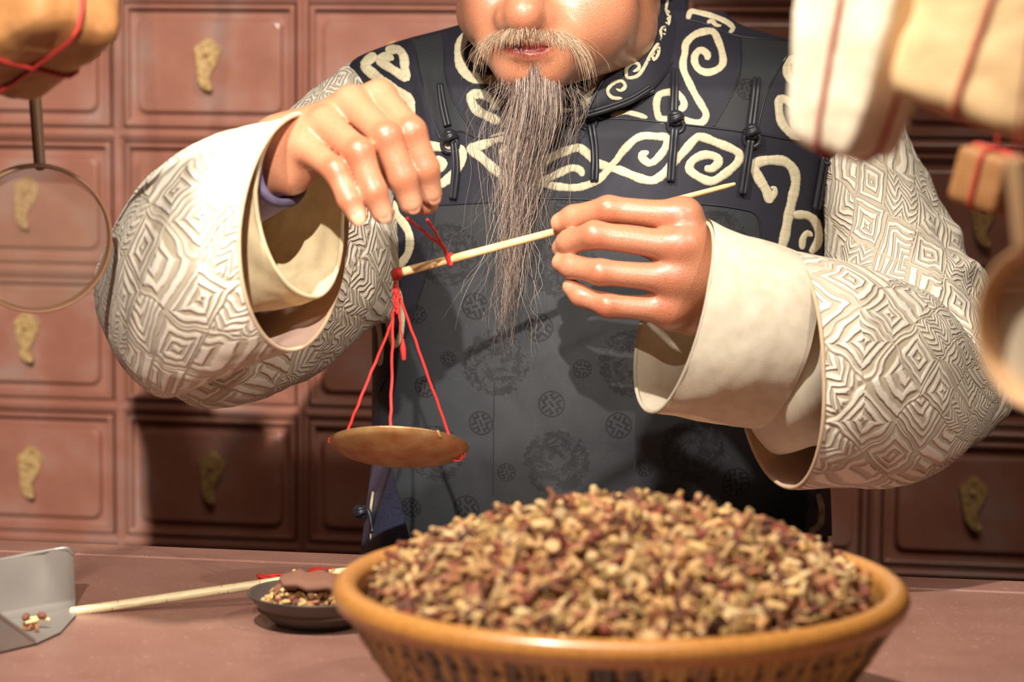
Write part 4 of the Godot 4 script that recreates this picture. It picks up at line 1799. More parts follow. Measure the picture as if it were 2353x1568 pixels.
func sleeves() -> void:
	# his right arm: forearm part, rim to elbow (top, bottom, near, far)
	var fa := [
		[706, 260, 1.665, 668, 808, 1.655, 548, 528, 1.59, 797, 545, 1.73],
		[600, 280, 1.665, 570, 845, 1.665, 450, 570, 1.588, 700, 560, 1.76],
		[480, 322, 1.69, 460, 888, 1.70, 355, 610, 1.605, 570, 590, 1.80],
		[370, 398, 1.73, 375, 912, 1.74, 280, 655, 1.645, 460, 640, 1.83],
		[288, 500, 1.77, 300, 852, 1.775, 240, 680, 1.70, 345, 670, 1.85],
		[232, 610, 1.79, 242, 750, 1.79, 212, 680, 1.755, 255, 680, 1.83],
	]
	var ub := [
		[330, 600, 1.83, 400, 912, 1.80, 340, 740, 1.765, 330, 720, 1.90],
		[420, 430, 1.86, 475, 940, 1.835, 450, 700, 1.785, 420, 680, 1.96],
		[560, 330, 1.92, 620, 905, 1.895, 590, 650, 1.81, 560, 600, 2.02],
		[690, 232, 1.98, 735, 850, 1.95, 720, 560, 1.865, 690, 520, 2.08],
		[800, 152, 2.03, 850, 750, 1.99, 850, 480, 1.925, 800, 450, 2.12],
		[930, 150, 2.07, 930, 720, 2.04, 930, 480, 2.00, 900, 450, 2.12],
	]
	var b := MB.new()
	rings_at(fa, 150, 181, 1.0, 0.003, 3, 0.52, b, 0.0, 1.0, true)
	rings_at(ub, 120, 161, 1.0, 0.004, 8, 0.55, b, 0.0, 1.0, false, 0.004)
	var s := part(person, "sleeve", b.mesh(), mats.brocade, "cream brocade sleeve with key-fret relief")
	var t := MB.new()
	rings_at(fa, 60, 121, 0.98, 0.003, 3, 0.4, t, 0.0, 0.6)
	part(s, "lining", t.mesh(), mats.sleeve_lining, "mauve sleeve lining")
	t = MB.new()
	rim_tube(t, fa[0], 0.0015, 0.99)
	part(s, "trim", t.mesh(), mats.sleeve_trim)
	# inner shirt cuff
	var ic := [
		[712, 262, 1.668, 702, 684, 1.655, 584, 440, 1.615, 787, 520, 1.710],
		[640, 290, 1.675, 640, 705, 1.675, 540, 490, 1.63, 728, 520, 1.735],
		[560, 330, 1.69, 560, 730, 1.70, 470, 540, 1.645, 640, 550, 1.755],
		[450, 430, 1.73, 450, 780, 1.73, 390, 600, 1.68, 505, 600, 1.785],
	]
	t = MB.new()
	rings_at(ic, 70, 121, 1.0, 0.0035, 21, 0.4, t, 0.0, 1.0, true)
	rim_tube(t, ic[0], 0.0016, 0.982)
	part(person, "shirt_cuff", t.mesh(), mats.aged_linen, "cream inner shirt cuff")
	var kc := [
		[640, 292, 1.672, 655, 470, 1.662, 590, 400, 1.63, 700, 400, 1.71],
		[600, 330, 1.685, 610, 500, 1.68, 550, 430, 1.65, 660, 430, 1.73],
		[520, 400, 1.70, 530, 540, 1.70, 490, 480, 1.66, 570, 480, 1.74],
	]
	t = MB.new()
	rings_at(kc, 30, 61, 1.0, 0.002, 5, 0.4, t)
	rings_at(kc, 30, 61, 0.9, 0.002, 5, 0.4, t)
	rim_tube(t, kc[0], 0.003, 0.95)
	part(person, "knit_cuff", t.mesh(), mats.purple_knit, "purple knitted undershirt cuff")
	# his left arm
	var fb := [
		[1795, 572, 1.76, 1815, 1124, 1.75, 1893, 850, 1.69, 1690, 850, 1.83],
		[1920, 596, 1.775, 1930, 1126, 1.77, 1990, 850, 1.69, 1850, 850, 1.87],
		[2040, 636, 1.80, 2060, 1116, 1.80, 2090, 870, 1.715, 2000, 850, 1.90],
		[2150, 690, 1.83, 2175, 1072, 1.83, 2180, 880, 1.755, 2120, 870, 1.93],
		[2232, 780, 1.86, 2258, 1000, 1.86, 2250, 890, 1.815, 2230, 880, 1.94],
		[2285, 880, 1.88, 2295, 940, 1.88, 2300, 905, 1.86, 2285, 905, 1.91],
	]
	var uc := [
		[1985, 60, 2.08, 1850, 320, 2.06, 1900, 230, 1.99, 1930, 200, 2.14],
		[2095, 345, 2.05, 1885, 520, 2.03, 1990, 440, 1.955, 2000, 430, 2.14],
		[2175, 500, 2.03, 1900, 650, 2.00, 2040, 580, 1.925, 2060, 560, 2.12],
		[2250, 640, 2.00, 1960, 760, 1.97, 2115, 700, 1.88, 2120, 680, 2.09],
		[2292, 800, 1.96, 2050, 880, 1.94, 2190, 830, 1.855, 2190, 820, 2.05],
		[2313, 925, 1.93, 2140, 985, 1.91, 2240, 950, 1.845, 2230, 950, 2.0],
		[2262, 1018, 1.90, 2170, 1060, 1.89, 2215, 1035, 1.85, 2215, 1035, 1.95],
	]
	b = MB.new()
	rings_at(fb, 150, 181, 1.0, 0.003, 13, 0.52, b, 0.0, 1.0, true)
	rings_at(uc, 150, 181, 1.0, 0.006, 18, 0.5, b, 0.0, 1.0, true, 0.011)
	s = part(person, "sleeve", b.mesh(), mats.brocade, "cream brocade sleeve with key-fret relief")
	t = MB.new()
	rings_at(fb, 60, 121, 0.98, 0.003, 13, 0.4, t, 0.0, 0.6)
	part(s, "lining", t.mesh(), mats.sleeve_lining, "mauve sleeve lining")
	t = MB.new()
	rim_tube(t, fb[0], 0.0015, 0.99)
	part(s, "trim", t.mesh(), mats.sleeve_trim)
	# folded-back linen cuff and the thinner sleeve it belongs to
	var lc := [
		[1592, 520, 1.765, 1518, 946, 1.735, 1632, 650, 1.705, 1463, 780, 1.80],
		[1660, 540, 1.765, 1610, 962, 1.745, 1735, 700, 1.70, 1560, 800, 1.82],
		[1740, 560, 1.77, 1690, 976, 1.755, 1830, 720, 1.70, 1650, 810, 1.83],
		[1800, 577, 1.775, 1745, 982, 1.76, 1878, 740, 1.705, 1720, 820, 1.84],
	]
	t = MB.new()
	rings_at(lc, 60, 121, 1.0, 0.003, 33, 0.4, t)
	rim_tube(t, lc[0], 0.0014, 0.98)
	part(person, "folded_cuff", t.mesh(), mats.linen, "turned-up cream linen cuff")
	var ls := [
		[1740, 575, 1.772, 1725, 965, 1.76, 1830, 740, 1.712, 1700, 800, 1.82],
		[1800, 590, 1.775, 1795, 1042, 1.77, 1868, 780, 1.712, 1745, 850, 1.84],
		[1860, 610, 1.78, 1870, 1030, 1.78, 1925, 800, 1.72, 1800, 850, 1.86],
		[1980, 660, 1.80, 2000, 1000, 1.80, 2030, 830, 1.75, 1930, 840, 1.87],
	]
	t = MB.new()
	rings_at(ls, 60, 101, 1.0, 0.003, 37, 0.4, t)
	part(person, "shirt_sleeve", t.mesh(), mats.linen, "cream inner shirt sleeve")


func skirt() -> void:  # the robe below the vest, down to the floor, and the vest's slit sides
	var b := MB.new()
	var p := PackedVector3Array()
	for j in 24:
		var y := lerpf(0.03, 1.02, j / 23.0)
		for i in 73:
			var a := TAU * i / 72.0
			var r := lerpf(1.25, 0.93, j / 23.0) + 0.02 * sin(a * 9.0) * (1.0 - j / 23.0)
			p.append(Vector3(0.19 * r * sin(a), y, 0.105 * r * cos(a)))
	b.grid(p, 73, 24, true, PackedVector2Array())
	var m := mat("robe_cloth", Color8(44, 44, 56), 0.7)
	part(person, "robe_skirt", b.mesh(), m, "dark lower robe")
	# side panels that stand out at the slits
	var fb := MB.new()
	strip(fb, [826, 1290, 1.99, 880, 1290, 1.955, 955, 1290, 1.93], [858, 1040, 2.02, 880, 1045, 1.975, 895, 1050, 1.95], 12, 0.004)
	var cloth := mat("side_panel_cloth", Color8(64, 66, 88), 0.45)
	tri(cloth, noise_tex(0.035, [0.0, 0.42, 0.5, 0.58, 1.0], [Color8(220, 220, 230), Color8(255, 255, 255), Color8(90, 90, 100), Color8(255, 255, 255), Color8(225, 225, 240)], 71, 512, 3), 16.0)
	var s := part(person, "side_panel", fb.mesh(), cloth, "blue-black side panel at the slit")
	var fl := MB.new()
	for l in [[857, 1132, 1.985, 852, 1170, 1.983, 851, 1205, 1.98, 856, 1270, 1.975], [858, 1225, 1.98, 862, 1262, 1.972]]:
		fl.tube(spline(J(l), 6), PackedFloat32Array([0.0011]), 6)
	part(s, "embroidered_scroll", fl.mesh(), mats.embroidery_thread)
	var kb := MB.new()
	knot(kb, L(829, 1177, 1.985), 0.006)
	kb.tube(spline(J([829, 1177, 1.985, 843, 1172, 1.982, 850, 1186, 1.98, 855, 1222, 1.975]), 6), PackedFloat32Array([0.0022]), 7)
	part(s, "frog_button", kb.mesh(), mats.piping_black)
	var fr := MB.new()
	strip(fr, [1845, 1240, 1.93, 1875, 1235, 1.955, 1912, 1232, 1.99], [1872, 1090, 1.95, 1892, 1095, 1.97, 1906, 1090, 2.0], 10, 0.003)
	s = part(person, "side_panel", fr.mesh(), cloth, "blue-black side panel at the slit")
	var rl := MB.new()
	rl.tube(spline(J([1880, 1140, 1.95, 1888, 1170, 1.95, 1884, 1205, 1.948, 1862, 1222, 1.94]), 6), PackedFloat32Array([0.0028]), 6)
	part(s, "embroidered_scroll", rl.mesh(), mats.embroidery_thread)


# ---------------------------------------------------------------- the hand scale
func knotty(b: MB, a: Vector3, c: Vector3, r: float, sag := 0.0, wob := 0.0006) -> void:  # a string
	var p := PackedVector3Array()
	for i in 15:
		var f := i / 14.0
		p.append(a.lerp(c, f) + Vector3(rng.randf_range(-wob, wob), -sag * sin(f * PI), rng.randf_range(-wob, wob)) * minf(1.0, 8.0 * minf(f, 1.0 - f)))
	b.tube(p, PackedFloat32Array([r]), 6)


func build_scale() -> void:
	var end := P(908, 630, 1.738)
	var t := thing("hand_scale", "small hand scale with a wooden beam and a brass pan hung on red strings", "scale", end)
	var b := MB.new()
	var a := P(903, 631, 1.735) - end
	var c := P(1688, 423, 1.815) - end
	b.tube(PackedVector3Array([a, a.lerp(c, 0.3), a.lerp(c, 0.6), a.lerp(c, 0.97), c]), PackedFloat32Array([0.0030, 0.0028, 0.0024, 0.0018, 0.0012]), 14)
	part(t, "beam", b.mesh(), mats.pale_wood, "pale wooden beam")
	# pan
	var pc := P(918, 1023, 1.738) - end
	var tilt := Basis.from_euler(Vector3(deg_to_rad(-23), deg_to_rad(9), deg_to_rad(-2)))
	var prof := PackedVector2Array()
	for i in 13:
		var f := i / 12.0
		prof.append(Vector2(0.0478 * sin(f * PI / 2), -0.0115 * cos(f * PI / 2) - 0.0))
	prof.append(Vector2(0.0484, 0.0004))
	prof.append(Vector2(0.0476, 0.0009))
	for i in 13:
		var f := 1.0 - i / 12.0
		prof.append(Vector2(0.0468 * sin(f * PI / 2), -0.0107 * cos(f * PI / 2)))
	prof.reverse()
	b = MB.new()
	b.lathe(prof, 72, Transform3D(tilt, pc), Vector3.INF)
	part(t, "pan", b.mesh(), mats.old_brass, "shallow tarnished brass pan")
	# three pan strings, loops and a tassel at the beam end
	var hub := P(909, 650, 1.733) - end
	var mid := P(903, 735, 1.735) - end
	var tops := [P(790, 1010, 1.742) - end, P(897, 1000, 1.722) - end, P(1034, 1006, 1.742) - end]
	for i in 3:
		b = MB.new()
		knotty(b, [mid, mid, P(921, 690, 1.735) - end][i], tops[i], 0.0011, 0.0, 0.0004)
		knotty(b, hub, [mid, mid, P(921, 690, 1.735) - end][i], 0.0011, 0.0, 0.001)
		part(t, "pan_string", b.mesh(), mats.red_string)
	b = MB.new()
	for k in 4:
		var ring := PackedVector3Array()
		for i in 17:
			var an := TAU * i / 16.0
			ring.append(P(909 + k * 5 - 4, 632 - k, 1.735) - end + Basis(Vector3.UP, 0.2) * Vector3(0.0009 * sin(an * 2 + k), cos(an), sin(an)) * 0.0037)
		b.tube(ring, PackedFloat32Array([0.0010]), 6, false)
	knotty(b, hub, P(914, 720, 1.732) - end, 0.0013, 0.0, 0.0012)
	knotty(b, P(914, 690, 1.732) - end, P(926, 798, 1.732) - end, 0.0008)
	b.tube(PackedVector3Array([P(926, 780, 1.732) - end, P(926, 800, 1.731) - end, P(928, 826, 1.732) - end]), PackedFloat32Array([0.0007, 0.0022, 0.0016]), 8)
	part(t, "end_knot", b.mesh(), mats.red_string)
	b = MB.new()
	for e in [[765, 1013, 1.742, 0.0030], [1050, 1050, 1.738, 0.0040], [1058, 1044, 1.738, 0.0034]]:
		var ring := PackedVector3Array()
		for i in 17:
			var an := TAU * i / 16.0
			ring.append(P(e[0], e[1], e[2]) - end + Vector3(cos(an), sin(an) * 0.8, 0.3 * sin(an)) * e[3])
		b.tube(ring, PackedFloat32Array([0.0006]), 6, false)
	part(t, "string_loop", b.mesh(), mats.red_string)
	b = MB.new()
	b.tube(PackedVector3Array([P(871, 1000, 1.70) - end, P(872, 990, 1.70) - end, P(878, 981, 1.70) - end]), PackedFloat32Array([0.0012]), 6)
	part(t, "brass_tab", b.mesh(), mats.old_brass)
	b = MB.new()
	b.tube(PackedVector3Array([P(1012, 1004, 1.70) - end, P(1008, 998, 1.70) - end, P(1006, 991, 1.70) - end]), PackedFloat32Array([0.0012]), 6)
	part(t, "brass_tab", b.mesh(), mats.old_brass)
	# the cord pinched by the right hand
	b = MB.new()
	var low := P(1033, 606, 1.744) - end
	knotty(b, low, P(1022, 572, 1.735) - end, 0.0013, 0.0, 0.0006)
	knotty(b, P(1022, 572, 1.735) - end, P(936, 502, 1.637) - end, 0.0011)
	knotty(b, P(1022, 572, 1.735) - end, P(982, 505, 1.660) - end, 0.0011)
	var turn := PackedVector3Array()
	for i in 33:
		var an := TAU * i / 16.0
		turn.append(P(1034, 595, 1.746) - end + Vector3(0.0009 * (i / 16.0 - 1.0), cos(an) * 0.0036, sin(an) * 0.0036))
	b.tube(turn, PackedFloat32Array([0.0009]), 6)
	b.ball(P(1036, 607, 1.742) - end, Vector3.ONE * 0.0017)
	part(t, "hanging_cord", b.mesh(), mats.red_string)


# ---------------------------------------------------------------- basket of herbs
func build_basket() -> void:
	var center := P(1425, 1345, 1.4)
	center.y = 1.0
	var R := 0.157
	var hr := 0.086
	var t := thing("wicker_basket", "round wicker basket heaped with chopped dried herbs on the counter", "basket", center)
	# rim: a thick outer hoop with an inner band
	var b := MB.new()
	b.lathe(PackedVector2Array([Vector2(R - 0.011, hr - 0.016), Vector2(R - 0.012, hr - 0.004), Vector2(R - 0.009, hr + 0.001), Vector2(R - 0.003, hr + 0.002), Vector2(R + 0.001, hr - 0.001), Vector2(R + 0.0025, hr - 0.006), Vector2(R + 0.001, hr - 0.011), Vector2(R - 0.003, hr - 0.013), Vector2(R - 0.008, hr - 0.015), Vector2(R - 0.011, hr - 0.016)]), 160, Transform3D.IDENTITY, Vector3.INF)
	for i in b.t.size():
		b.t[i] = Vector2(b.t[i].y, b.t[i].x * 14.0)
	part(t, "rim", b.mesh(), mats.basket_rim, "smooth golden rim")
	b = MB.new()
	b.lathe(PackedVector2Array([Vector2(0.001, 0.004), Vector2(0.095, 0.004), Vector2(0.118, 0.028), Vector2(0.140, 0.060), Vector2(R - 0.009, hr - 0.006)]), 96)
	part(t, "shell", b.mesh(), mats.basket_inside)
	# upright splints
	var count := 150
	var vars := []
	for k in 5:
		var m := MB.new()
		var c: Color = [Color8(140, 104, 46), Color8(182, 144, 72), Color8(96, 68, 30), Color8(166, 126, 58), Color8(58, 40, 20)][k]
		m.col = Color.WHITE
		var p := PackedVector3Array()
		var cols := 5
		for j in 9:
			var f := j / 8.0
			var r := lerpf(0.100, R - 0.003, pow(f, 0.8))
			var y := lerpf(0.002, hr - 0.010, f)
			for i in cols:
				var s := i / float(cols - 1) * 2.0 - 1.0
				p.append(Vector3(s * 0.0028 * (0.8 + 0.35 * f), y, r + 0.0016 * (1.0 - s * s) + 0.0008 * sin(f * 26.0 + k)))
		m.grid(p, cols, 9, false, PackedVector2Array(), Vector3.BACK)
		var mm: StandardMaterial3D = mats.splint.duplicate()
		mm.albedo_color = c
		mm.vertex_color_use_as_albedo = false
		mm.resource_name = "splint_%d" % k
		vars.append([m.mesh(), mm])
	for i in count:
		var k: int = [0, 1, 2, 3, 4, 1, 3, 0][rng.randi() % 8]
		var s := part(t, "splint", vars[k][0], vars[k][1])
		s.rotation.y = TAU * i / count + rng.randf_range(-0.006, 0.006)
	# woven strands round the wall, in the gaps
	b = MB.new()
	for j in 7:
		var f := (j + 0.5) / 7.5
		var p := PackedVector3Array()
		for i in 301:
			var a := TAU * i / 300.0
			var r := lerpf(0.100, R - 0.004, pow(f, 0.8)) - 0.0005 + 0.0012 * sin(a * 75.0 + j * PI)
			p.append(Vector3(r * sin(a), lerpf(0.004, hr - 0.012, f), r * cos(a)))
		b.tube(p, PackedFloat32Array([0.0016]), 5, false)
	var w := part(t, "weft", b.mesh(), vars[4][1])
	w.set_meta("kind", "stuff")
	herb_heap("herb_heap", "heap of chopped dried herb roots and slices filling the wicker basket", center + Vector3(0, hr, 0), R - 0.016, 0.038, 5400, 0.0051)


func chip(b: MB, c: Vector3, q: Basis, s: float, kind: int) -> void:
	if kind == 0:  # thick slice
		var m := 7
		var top := PackedVector3Array()
		for i in m:
			var a := TAU * i / m
			top.append(Vector3(cos(a) * s * (0.85 + 0.3 * sin(i * 2.3)), s * 0.25, sin(a) * s * (0.8 + 0.2 * cos(i * 1.7))))
		for i in m:
			var k := (i + 1) % m
			var dn := Vector3(0, -s * 0.5, 0)
			b.tri(c + q * Vector3(0, s * 0.3, 0), c + q * top[i], c + q * top[k], q * Vector3.UP)
			b.tri(c + q * Vector3(0, -s * 0.3, 0), c + q * (top[i] + dn), c + q * (top[k] + dn), q * Vector3.DOWN)
			b.quad(c + q * top[i], c + q * top[k], c + q * (top[k] + dn), c + q * (top[i] + dn), q * (top[i] + top[k]))
	elif kind == 1:  # stick
		b.tube(PackedVector3Array([c - q.x * s * 1.6, c + q.y * s * 0.3, c + q.x * s * 1.6]), PackedFloat32Array([s * 0.32, s * 0.4, s * 0.28]), 5)
	else:  # grain
		b.ball(c, Vector3(s, s * 0.6, s * 0.7), q, 6, 4)


func herb_heap(called: String, label: String, center: Vector3, R: float, rise: float, count: int, size: float) -> void:
	var r := RandomNumberGenerator.new()
	r.seed = 404
	var b := MB.new()
	var fn := FastNoiseLite.new()
	fn.seed = 9
	fn.frequency = 14.0
	var hgt := func(x: float, z: float) -> float:
		var q := sqrt(x * x + z * z) / R
		return -0.010 + rise * pow(maxf(0.0, 1.0 - q * q), 0.8) * 1.2 + 0.007 * fn.get_noise_2d(x, z) * minf(1.0, (1.0 - q) * 3.0)
	b.col = Color8(96, 62, 40).srgb_to_linear()  # dark base stands in for shade in gaps between the pieces
	var p := PackedVector3Array()
	for j in 25:
		for i in 65:
			var a := TAU * i / 64.0
			var rr := R * j / 24.0
			p.append(Vector3(rr * cos(a), (hgt as Callable).call(rr * cos(a), rr * sin(a)) - size * 0.5, rr * sin(a)))
	b.grid(p, 65, 25, true, PackedVector2Array(), Vector3.UP)
	var tones := [Color8(210, 168, 108), Color8(190, 142, 86), Color8(224, 190, 136), Color8(136, 88, 54), Color8(100, 60, 40), Color8(172, 112, 76), Color8(200, 158, 106), Color8(156, 124, 70), Color8(132, 64, 46)]
	for i in count:
		var s := size * r.randf_range(0.6, 1.25)
		var a := r.randf() * TAU
		var q := sqrt(r.randf()) * (R - 1.15 * s)
		var x := q * cos(a)
		var z := q * sin(a)
		b.col = tones[r.randi() % tones.size()].srgb_to_linear() * r.randf_range(0.58, 1.05)
		var y: float = (hgt as Callable).call(x, z) + r.randf_range(-0.5, 0.9) * s
		chip(b, Vector3(x, y, z), Basis.from_euler(Vector3(r.randf() * 6, r.randf() * 6, r.randf() * 6)), s, [0, 0, 0, 1, 1, 2][r.randi() % 6])
	var o := part(self, called, b.mesh(), mats.dried_herb)
	o.position = center
	tag(o, label, "herbs", "", "stuff")


# ---------------------------------------------------------------- things on the counter
func build_counter_things() -> void:
	# dark dish
	var dc := PC(728, 1432)
	var t := thing("iron_dish", "small dark dish of herb pieces half hidden behind the wicker basket", "dish", dc)
	var b := MB.new()
	b.lathe(PackedVector2Array([Vector2(0.001, 0.006), Vector2(0.032, 0.0085), Vector2(0.043, 0.020), Vector2(0.0455, 0.0215), Vector2(0.0462, 0.0205), Vector2(0.0445, 0.019), Vector2(0.034, 0.006), Vector2(0.026, 0.0), Vector2(0.001, 0.0)]), 64, Transform3D.IDENTITY, Vector3.INF)
	part(t, "bowl", b.mesh(), mats.dark_iron)
	herb_heap("herb_pieces", "pale chopped herb pieces lying in the small dark dish", dc + Vector3(0, 0.0215, 0), 0.039, 0.012, 420, 0.0036)
	var sl := MB.new()
	sl.ball(Vector3.ZERO, Vector3(0.024, 0.0045, 0.014), Basis.IDENTITY, 24, 10, 2.6)
	for i in sl.v.size():
		var q := sl.v[i]
		sl.v[i] = q + Vector3(0.0008 * sin(q.z * 900.0), 0.0012 * sin(q.x * 420.0) + 0.0010 * sin(q.z * 700.0), 0.0010 * sin(q.x * 800.0))
	var sm := mat("root_slice", Color8(116, 78, 60), 0.8)
	var slice := part(self, "root_slice", sl.mesh(), sm)
	slice.position = P(725, 1378, 1.655)
	slice.position.y = 1.031
	slice.rotation = Vector3(0.12, 0.3, -0.08)
	tag(slice, "large brown dried root slice on top of the herbs in the dark dish", "herb slice")
	# red threads of the second scale lying over the dish
	for k in 2:
		var rs := MB.new()
		var q := []
		for i in 9:
			q.append(Vector3(0.016 * cos(i * 1.5 + k), 0.001 + 0.0015 * (i % 3), 0.010 * sin(i * 1.5)))
		rs.tube(spline(q, 6), PackedFloat32Array([0.0011]), 6)
		var o := part(self, "red_thread", rs.mesh(), mats.red_string)
		o.position = PC(642 if k == 0 else 762, 1338 if k == 0 else 1322)
		o.position.y = 1.0005
		tag(o, ["small tangle of red thread on the counter behind the dark dish", "small tangle of red thread behind the end of the bamboo rod near the basket"][k], "thread")
	# bamboo rod
	var a := P(165, 1407, 1.695)
	var c := P(880, 1302, 1.735)
	b = MB.new()
	b.tube(PackedVector3Array([Vector3.ZERO, (c - a) * 0.3, (c - a) * 0.6, c - a]), PackedFloat32Array([0.0033, 0.0032, 0.0032, 0.0030]), 14)
	for i in b.t.size():
		b.t[i].y *= 5.0
	var rod := part(self, "bamboo_rod", b.mesh(), mats.bamboo)
	rod.position = a
	tag(rod, "pale bamboo scale rod leaning from the tin scoop over the dark dish", "rod")
	scoop()


func scoop() -> void:
	# bent sheet: tall back wall, floor with a rounded lip, low slanted front wall
	var o := PC(60, 1440)
	var t := thing("tin_scoop", "grey tin herb scoop with its open mouth to the right on the counter", "scoop", o)
	var b := MB.new()
	var top := [P(-220, 1330, 1.60), P(-40, 1300, 1.665), P(100, 1272, 1.70), P(150, 1264, 1.705), P(168, 1276, 1.71)]
	var bot := [PC(-220, 1470), PC(-40, 1438), PC(100, 1412), PC(150, 1402), PC(172, 1396)]
	var lip := [PC(-220, 1552), PC(-40, 1512), PC(84, 1483), PC(138, 1458), PC(174, 1418)]
	var p := PackedVector3Array()
	for row in [top, [], bot, [], lip]:
		var idx := p.size() / 5
		if row.is_empty():
			for i in 5:
				p.append(Vector3.ZERO)
		else:
			for i in 5:
				var q: Vector3 = row[i] - o
				q.y += 0.0012
				p.append(q)
	for i in 5:
		p[5 + i] = p[i].lerp(p[10 + i], 0.86) + Vector3(0, 0.0, -0.001)
		p[10 + i] = p[10 + i].lerp(p[20 + i], 0.04)
		p[15 + i] = p[10 + i].lerp(p[20 + i], 0.8)
	b.grid(p, 5, 5, false, PackedVector2Array(), Vector3(0, 1, 1))
	for i in p.size():
		p[i] += Vector3(0, -0.0009, -0.0009)
	b.grid(p, 5, 5, false, PackedVector2Array(), Vector3(0, -1, -1))
	var edge := PackedVector3Array()
	for q in spline(top, 5):
		edge.append(q - o + Vector3(0, 0.0012, 0))
	b.tube(edge, PackedFloat32Array([0.0016]), 7)
	part(t, "sheet", b.mesh(), mats.tin)
	var f := MB.new()
	var f0 := [PC(-220, 1552) - o, PC(-40, 1512) - o, PC(20, 1498) - o, PC(78, 1484) - o]
	var hs := [0.060, 0.051, 0.042, 0.002]
	p = PackedVector3Array()
	for j in 2:
		for i in 4:
			p.append(f0[i] + Vector3(0, 0.001 + hs[i] * j, [0.040, 0.035, 0.028, 0.0][i] * j) + (Vector3(-0.016, 0, 0) * j if i == 2 else Vector3.ZERO))
	f.grid(p, 4, 2, false, PackedVector2Array(), Vector3(0, 0, 1))
	for i in p.size():
		p[i] += Vector3(0, 0, -0.0009)
	f.grid(p, 4, 2, false, PackedVector2Array(), Vector3(0, 0, -1))
	f.tube(PackedVector3Array([p[4], p[5], p[6], p[7]]), PackedFloat32Array([0.0014]), 6)
	part(t, "front_wall", f.mesh(), mats.tin)
	var hb := MB.new()
	var r := RandomNumberGenerator.new()
	r.seed = 6
	for k in 7:
		hb.col = [Color8(150, 100, 66), Color8(220, 190, 140), Color8(120, 72, 50)][k % 3].srgb_to_linear()
		chip(hb, PC(78 + r.randf_range(-16, 16), 1452) - o + Vector3(0, 0.004 + 0.003 * (k % 3), r.randf_range(-0.006, 0.006)), Basis.from_euler(Vector3(r.randf() * 6, r.randf() * 6, 0)), 0.0042, k % 3)
	var h := part(self, "herb_crumbs", hb.mesh(), mats.dried_herb)
	h.position = o
	tag(h, "few brown and cream herb crumbs inside the tin scoop", "herbs", "", "stuff")


# ---------------------------------------------------------------- things hung overhead
func parcel(called: String, label: String, where: Vector3, size: Vector3, rot: Basis, paper: Material, hang: Vector3, seed_: int, taper := 0.0) -> Node3D:
	var t := thing(called, label, "parcel", where, "paper parcels hung on strings")
	var fn := FastNoiseLite.new()
	fn.seed = seed_
	fn.frequency = 1.0
	var b := MB.new()
	var p := PackedVector3Array()
	var nu := 65
	for j in 41:
		var th := PI * j / 40.0
		for i in nu:
			var a := TAU * i / (nu - 1)
			var d := Vector3(sin(th) * cos(a), cos(th), sin(th) * sin(a))
			d /= pow(pow(absf(d.x), 9.0) + pow(absf(d.y), 9.0) + pow(absf(d.z), 9.0), 1.0 / 9.0)
			var q := d * size * 0.5
			q *= 1.0 + 0.035 * fn.get_noise_3d(q.x * 45.0, q.y * 45.0, q.z * 45.0)
			q.x *= 1.0 + taper * q.y / size.y
			p.append(rot * q)
	b.grid(p, nu, 41, true, PackedVector2Array())
	part(t, "wrapping", b.mesh(), paper)
	var s := MB.new()
	for ax in 2:
		var l := PackedVector3Array()
		for i in 49:
			var a := TAU * i / 48.0
			var d := Vector3(cos(a), sin(a), 0.0) if ax == 0 else Vector3(0.0, sin(a), cos(a))
			d /= pow(pow(absf(d.x), 9.0) + pow(absf(d.y), 9.0) + pow(absf(d.z), 9.0), 1.0 / 9.0)
			var q := d * size * 0.508
			q.x *= 1.0 + taper * q.y / size.y
			l.append(rot * q)
		s.tube(l, PackedFloat32Array([0.0014]), 6, false)
	knotty(s, rot * Vector3(0, size.y * 0.5, 0), hang - where, 0.0012)
	part(t, "string", s.mesh(), mats.parcel_string, "red string")
	return t


